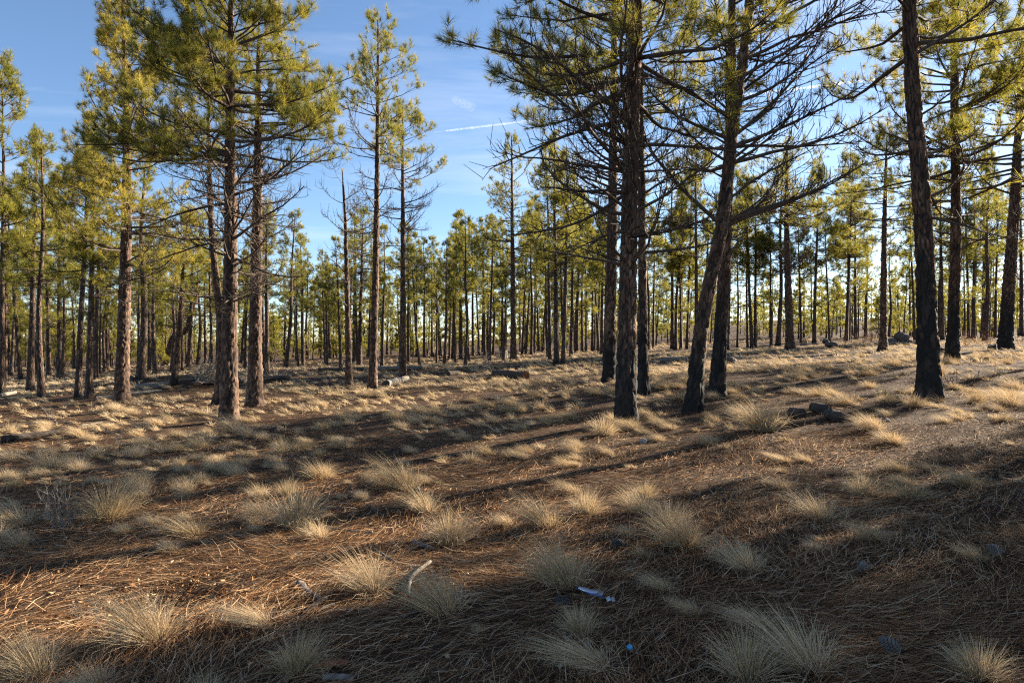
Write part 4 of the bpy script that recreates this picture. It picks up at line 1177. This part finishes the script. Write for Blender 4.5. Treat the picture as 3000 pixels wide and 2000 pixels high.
# tufts that can be picked out in the photograph: foot of the tuft, height of the tuft in pixels, kind
NAMED = [
    (440, 1870, 150, 'b', 'big bushy grass tuft at the shadow edge beside the bare hollow'), (110, 1975, 130, 'b', 'dense greyish grass tuft in deep shade on the left'),
    (770, 1830, 105, 'f', 'low combed grass tuft with greenish heart in the shade'), (1090, 1730, 130, 'b', 'round domed grass tuft between the bark pieces and the pale curved stick'),
    (1300, 1790, 140, 'b', 'tall grass tuft right of the pale curved stick'), (870, 1970, 115, 'g', 'loose greenish grass tuft beside the red slab of bark'),
    (1760, 1960, 150, 'f', 'grey grass tuft swept sideways with the blue bottle cap beside it'), (2190, 1985, 150, 'g', 'upright grass tuft with yellow green base next to the broad swept tuft'),
    (2370, 1960, 170, 'b', 'broad swept grass tuft with bright tips and a thick base'), (1700, 1855, 85, 'g', 'small grass tuft below the shiny wrapper strip'),
    (1660, 1715, 140, 'b', 'tall brownish grass tuft above the shiny wrapper strip'), (2190, 1670, 105, 'b', 'grass tuft standing in the dappled shade above a pine cone'),
    (1950, 1730, 80, 'f', 'thin flattened grass tuft right of the shiny wrapper strip'), (2040, 1800, 70, 'f', 'pale wiry grass tuft leaning left in deep shade'),
    (2230, 1840, 95, 'f', 'long haired grey grass tuft in deep shade'), (2870, 1990, 120, 'g', 'spiky grass tuft at the shaded lower right'),
    (1320, 1590, 110, 'g', 'bright sunlit grass tuft with green heart beside a short stick'), (1250, 1500, 85, 'b', 'sunlit straw coloured tuft behind the bright green hearted one'),
    (1600, 1540, 100, 'b', 'largest sunlit straw tuft of the row at the edge of the shadow'), (1720, 1505, 80, 'g', 'sunlit tuft with yellow base, second of the row at the edge of the shadow'),
    (1880, 1500, 80, 'b', 'sunlit tuft leaning left, third of the row at the edge of the shadow'), (1960, 1550, 95, 'g', 'greenish tuft half in shadow at the end of the sunlit row'),
    (2400, 1520, 95, 'b', 'broad golden tuft lit along its top in the right foreground'), (2670, 1460, 80, 'b', 'bristly golden tuft on the lit strip at the right'),
    (2840, 1425, 85, 'f', 'golden windswept tuft at the upper end of the lit strip'), (2580, 1585, 90, 'f', 'grass tuft with lit tips just below the lit strip'),
    (320, 1520, 115, 'g', 'tall green hearted tuft right of the dead thorny bush'), (405, 1430, 65, 'g', 'compact tuft with green base on the sunny litter'), (870, 1540, 120, 'g', 'yellow tuft with two long upright stalks beside a dark twig'),
    (1190, 1430, 100, 'b', 'large dome of dry grass shading a dark hollow under it'), (940, 1400, 70, 'b', 'pale tuft in the row left of the large dry dome'), (770, 1460, 55, 'b', 'small tuft in front of the pale row'),
    (840, 1450, 50, 'g', 'small greenish tuft in front of the pale row'), (550, 1440, 50, 'b', 'small straw tuft by the streak of shadow'), (150, 1375, 60, 'b', 'light tuft in the group by the left shadow streaks'), (220, 1370, 50, 'b', 'darker tuft in the group by the left shadow streaks'),
    (690, 1265, 60, 'b', 'tuft with bright blades at the foot of the dark fronted pine'), (1772, 1275, 62, 'g', 'thin tall tuft in front of the thick clump trunk'), (2240, 1260, 95, 'b', 'large bristly tuft left of the three sawn log rounds'),
    (2170, 1222, 50, 'b', 'tuft right of the leaning pair of trunks'), (2560, 1260, 60, 'b', 'tuft in the shade right of the three sawn log rounds'), (2860, 1180, 45, 'g', 'yellowish tuft on the slope right of the sooty trunk'),
    (2960, 1190, 60, 'b', 'straw tuft on the slope beyond the sooty trunk'), (60, 1600, 55, 'b', 'sunlit tuft on the pale litter left of the hollow'), (60, 1540, 110, 'f', 'dark shaded tuft beneath the dead thorny bush'),
]
def put_tuft(me, x, y, size, rz, label, group=None, sq=1.0):
    o = obj('grass_tuft', me, None, (x, y, float(H(x, y)) - .005), (0, 0, rz), (size, size, size * sq))
    return tag(o, label, 'grass', group)
for i, (bx, by, hp, kind, lab) in enumerate(NAMED):
    x, y, z = ground_at(bx, by)
    hgt = hp / FPX * y * (.82 if kind == 'f' else 1)
    me = {'b': TUFTS, 'f': FLAT, 'g': BIG_GREEN}[kind]
    me = me[i % len(me)]
    put_tuft(me, x, y, hgt / .275, rs.gauss(0, .35), lab, None, {'b': 1.0, 'f': .95, 'g': 1.05}[kind])
    TUFT_SPOTS.append((x, y, .2))

rng = np.random.default_rng(404)
cand = []
for d0, d1, dens in ((2.6, 6, 2.4), (6, 10, 3.4), (10, 16, 4.6), (16, 30, 5.0), (30, 55, 4.2), (55, 95, 1.6)):
    n = int(.86 * (d1 ** 2 - d0 ** 2) * dens)
    y = np.sqrt(rng.uniform(d0 ** 2, d1 ** 2, n)); x = rng.uniform(-.86, .86, n) * y
    keep = rng.random(n) < np.clip(patchy(x, y) * (1.0 if d0 < 8 else 1.4), .10, 1)
    keep &= np.hypot((x - DIP[0]) / 1.6, (y - DIP[1]) / .9) > 1
    s = rng.gamma(5, .2, n) * (.56 if d0 < 6 else .62 if d0 < 16 else .72)
    s = np.clip(s, .2, 1.5)
    cand.append(np.stack([x, y, s], 1)[keep])
cand = np.concatenate(cand)
ok = np.ones(len(cand), bool)
for a, b, r in TUFT_SPOTS: ok &= np.hypot(cand[:, 0] - a, cand[:, 1] - b) > r + .12
for a, b, r in PLACED:
    if b < 60: ok &= np.hypot(cand[:, 0] - a, cand[:, 1] - b) > r * 1.15 + .16
cand = cand[ok]
order = np.argsort(-cand[:, 2] / cand[:, 1])
cand = cand[order]
n_single = 300 - len(NAMED)
MARKS = [(gp(*p)[:2], t) for p, t in (((480, 1680), 'the bare hollow'), ((1215, 1710), 'the pale curved stick'), ((1740, 1750), 'the shiny wrapper strip'), ((2390, 1215), 'the three sawn log rounds'),
         ((1833, 1243), 'the foot of the thick clump trunk'), ((2724, 1165), 'the foot of the thick sooty trunk'), ((671, 1229), 'the foot of the dark fronted pine'), ((175, 1545), 'the dead thorny bush'),
         ((1650, 1530), 'the sunlit row of straw tufts'), ((2527, 1688), 'the grey pine cone in deep shade'), ((2640, 1928), 'the large pine cone'), ((2400, 1520), 'the broad golden tuft'), ((1190, 1430), 'the large dome of dry grass'), ((2032, 1208), 'the foot of the leaning pair'))]
def near_mark(x, y): return min(MARKS, key=lambda m: (m[0][0] - x) ** 2 + (m[0][1] - y) ** 2)[1]
for x, y, s in cand[:n_single]:
    me = rs.choice(TUFTS) if rs.random() < .82 else rs.choice(FLAT[:2] + BIG_GREEN)
    put_tuft(me, x, y, s * .85, rs.uniform(-.9, .9), 'dry bunchgrass tuft scattered on the litter near ' + near_mark(x, y), 'bunchgrass near ' + near_mark(x, y), rs.uniform(.7, 1.05))
def grass_cover():
    rest = cand[n_single:]
    rng = np.random.default_rng(405)
    acc = Acc()
    bins = ((0, 12, 110, 4, .0038), (12, 20, 64, 3, .0062), (20, 34, 34, 3, .0125), (34, 60, 20, 2, .027), (60, 120, 12, 2, .05))
    for d0, d1, nb, N_, w in bins:
        sel = rest[(rest[:, 1] >= d0) & (rest[:, 1] < d1)]
        if not len(sel): continue
        lib = [blade_set(nb, rng, .30, .42, N_, w, rng.uniform(.0, .08), (-.3 - .5 * rng.random(), rng.uniform(-.2, .15))) for _ in range(12)]
        pick = rng.integers(0, 12, len(sel))
        for k in range(12):
            q = sel[pick == k]
            if not len(q): continue
            P, ww, tint = lib[k]
            a = rng.uniform(-1, 1, len(q)); s = q[:, 2] * .9
            ca, sa = np.cos(a), np.sin(a)
            X = (P[None, ..., 0] * ca[:, None, None] - P[None, ..., 1] * sa[:, None, None]) * s[:, None, None] + q[:, 0][:, None, None]
            Y = (P[None, ..., 0] * sa[:, None, None] + P[None, ..., 1] * ca[:, None, None]) * s[:, None, None] + q[:, 1][:, None, None]
            Z = P[None, ..., 2] * (s * rng.uniform(.6, 1.05, len(q)))[:, None, None] + H(q[:, 0], q[:, 1])[:, None, None]
            PP = np.stack([X, Y, Z], -1).reshape(-1, N_, 3)
            V, F, nv = strips(PP, np.tile(ww, len(q)), rng)
            tn = np.clip(tint[None] + rng.normal(0, .12, (len(q), 1)), 0, 1).ravel()
            acc.add(V, F, np.repeat(tn, nv))
    o = obj('dry_grass', acc.mesh('dry_grass', M['grass']))
    o['kind'] = 'stuff'; o['label'] = 'straw coloured bunchgrass covering the rest of the clearing'; o['category'] = 'grass'
grass_cover()

# ------------------------------------------------------------------ vapour trail and a wisp of cloud, high up
def puff_tube(name, label, pa, pb, thick, alt, dens, seed, n=70, cat='contrail'):
    """a rope of vapour at the given height; thick in pixels"""
    rng = np.random.default_rng(seed)
    def up(px, py):
        u, v = ray(px, py); d = alt / v
        return np.array((u * d, d, alt))
    A, B = up(*pa), up(*pb)
    t = np.linspace(0, 1, n)
    C = A + (B - A) * t[:, None]
    r = thick / 2 * np.linalg.norm(A) / FPX * (1 + .28 * np.sin(t * 160) * rng.random(n) + rng.normal(0, .12, n)) * np.where((t < .03), .4, 1)
    V, F = tubes(C[None], np.array([1.0]), np.array([1.0]), 10)
    V = V.reshape(n, 10, 3); V = C[:, None] + (V - C[:, None]) * r[:, None, None]
    fin = []
    for e in (0, n - 1):
        fin.append([[e * 10 + k, e * 10 + (k + 1) % 10, e * 10 + (k + 2) % 10] for k in range(1)])
    k0 = [[0, i + 1, i] for i in range(1, 9)]; k1 = [[(n - 1) * 10, (n - 1) * 10 + i, (n - 1) * 10 + i + 1] for i in range(1, 9)]
    me = make_mesh(name, V.reshape(-1, 3), np.concatenate([F, k0, k1]), cloud_mat(name + '_vapour', dens / (r.mean() * 2)), None, True)
    o = obj(name, me); tag(o, label, cat)
puff_tube('contrail', 'thin white vapour trail crossing the blue sky behind the pines', (1270, 388), (2870, 196), 6, 9000.0, .16, 1, 260)
puff_tube('cloud_wisp', 'small faint wisp of cloud in the open blue gap above the vapour trail', (1325, 290), (1386, 315), 26, 6000.0, .035, 2, 14, 'cloud')
for o in COL.objects:
    if o.name.split('.')[0] == 'branches': o['kind'] = 'stuff'
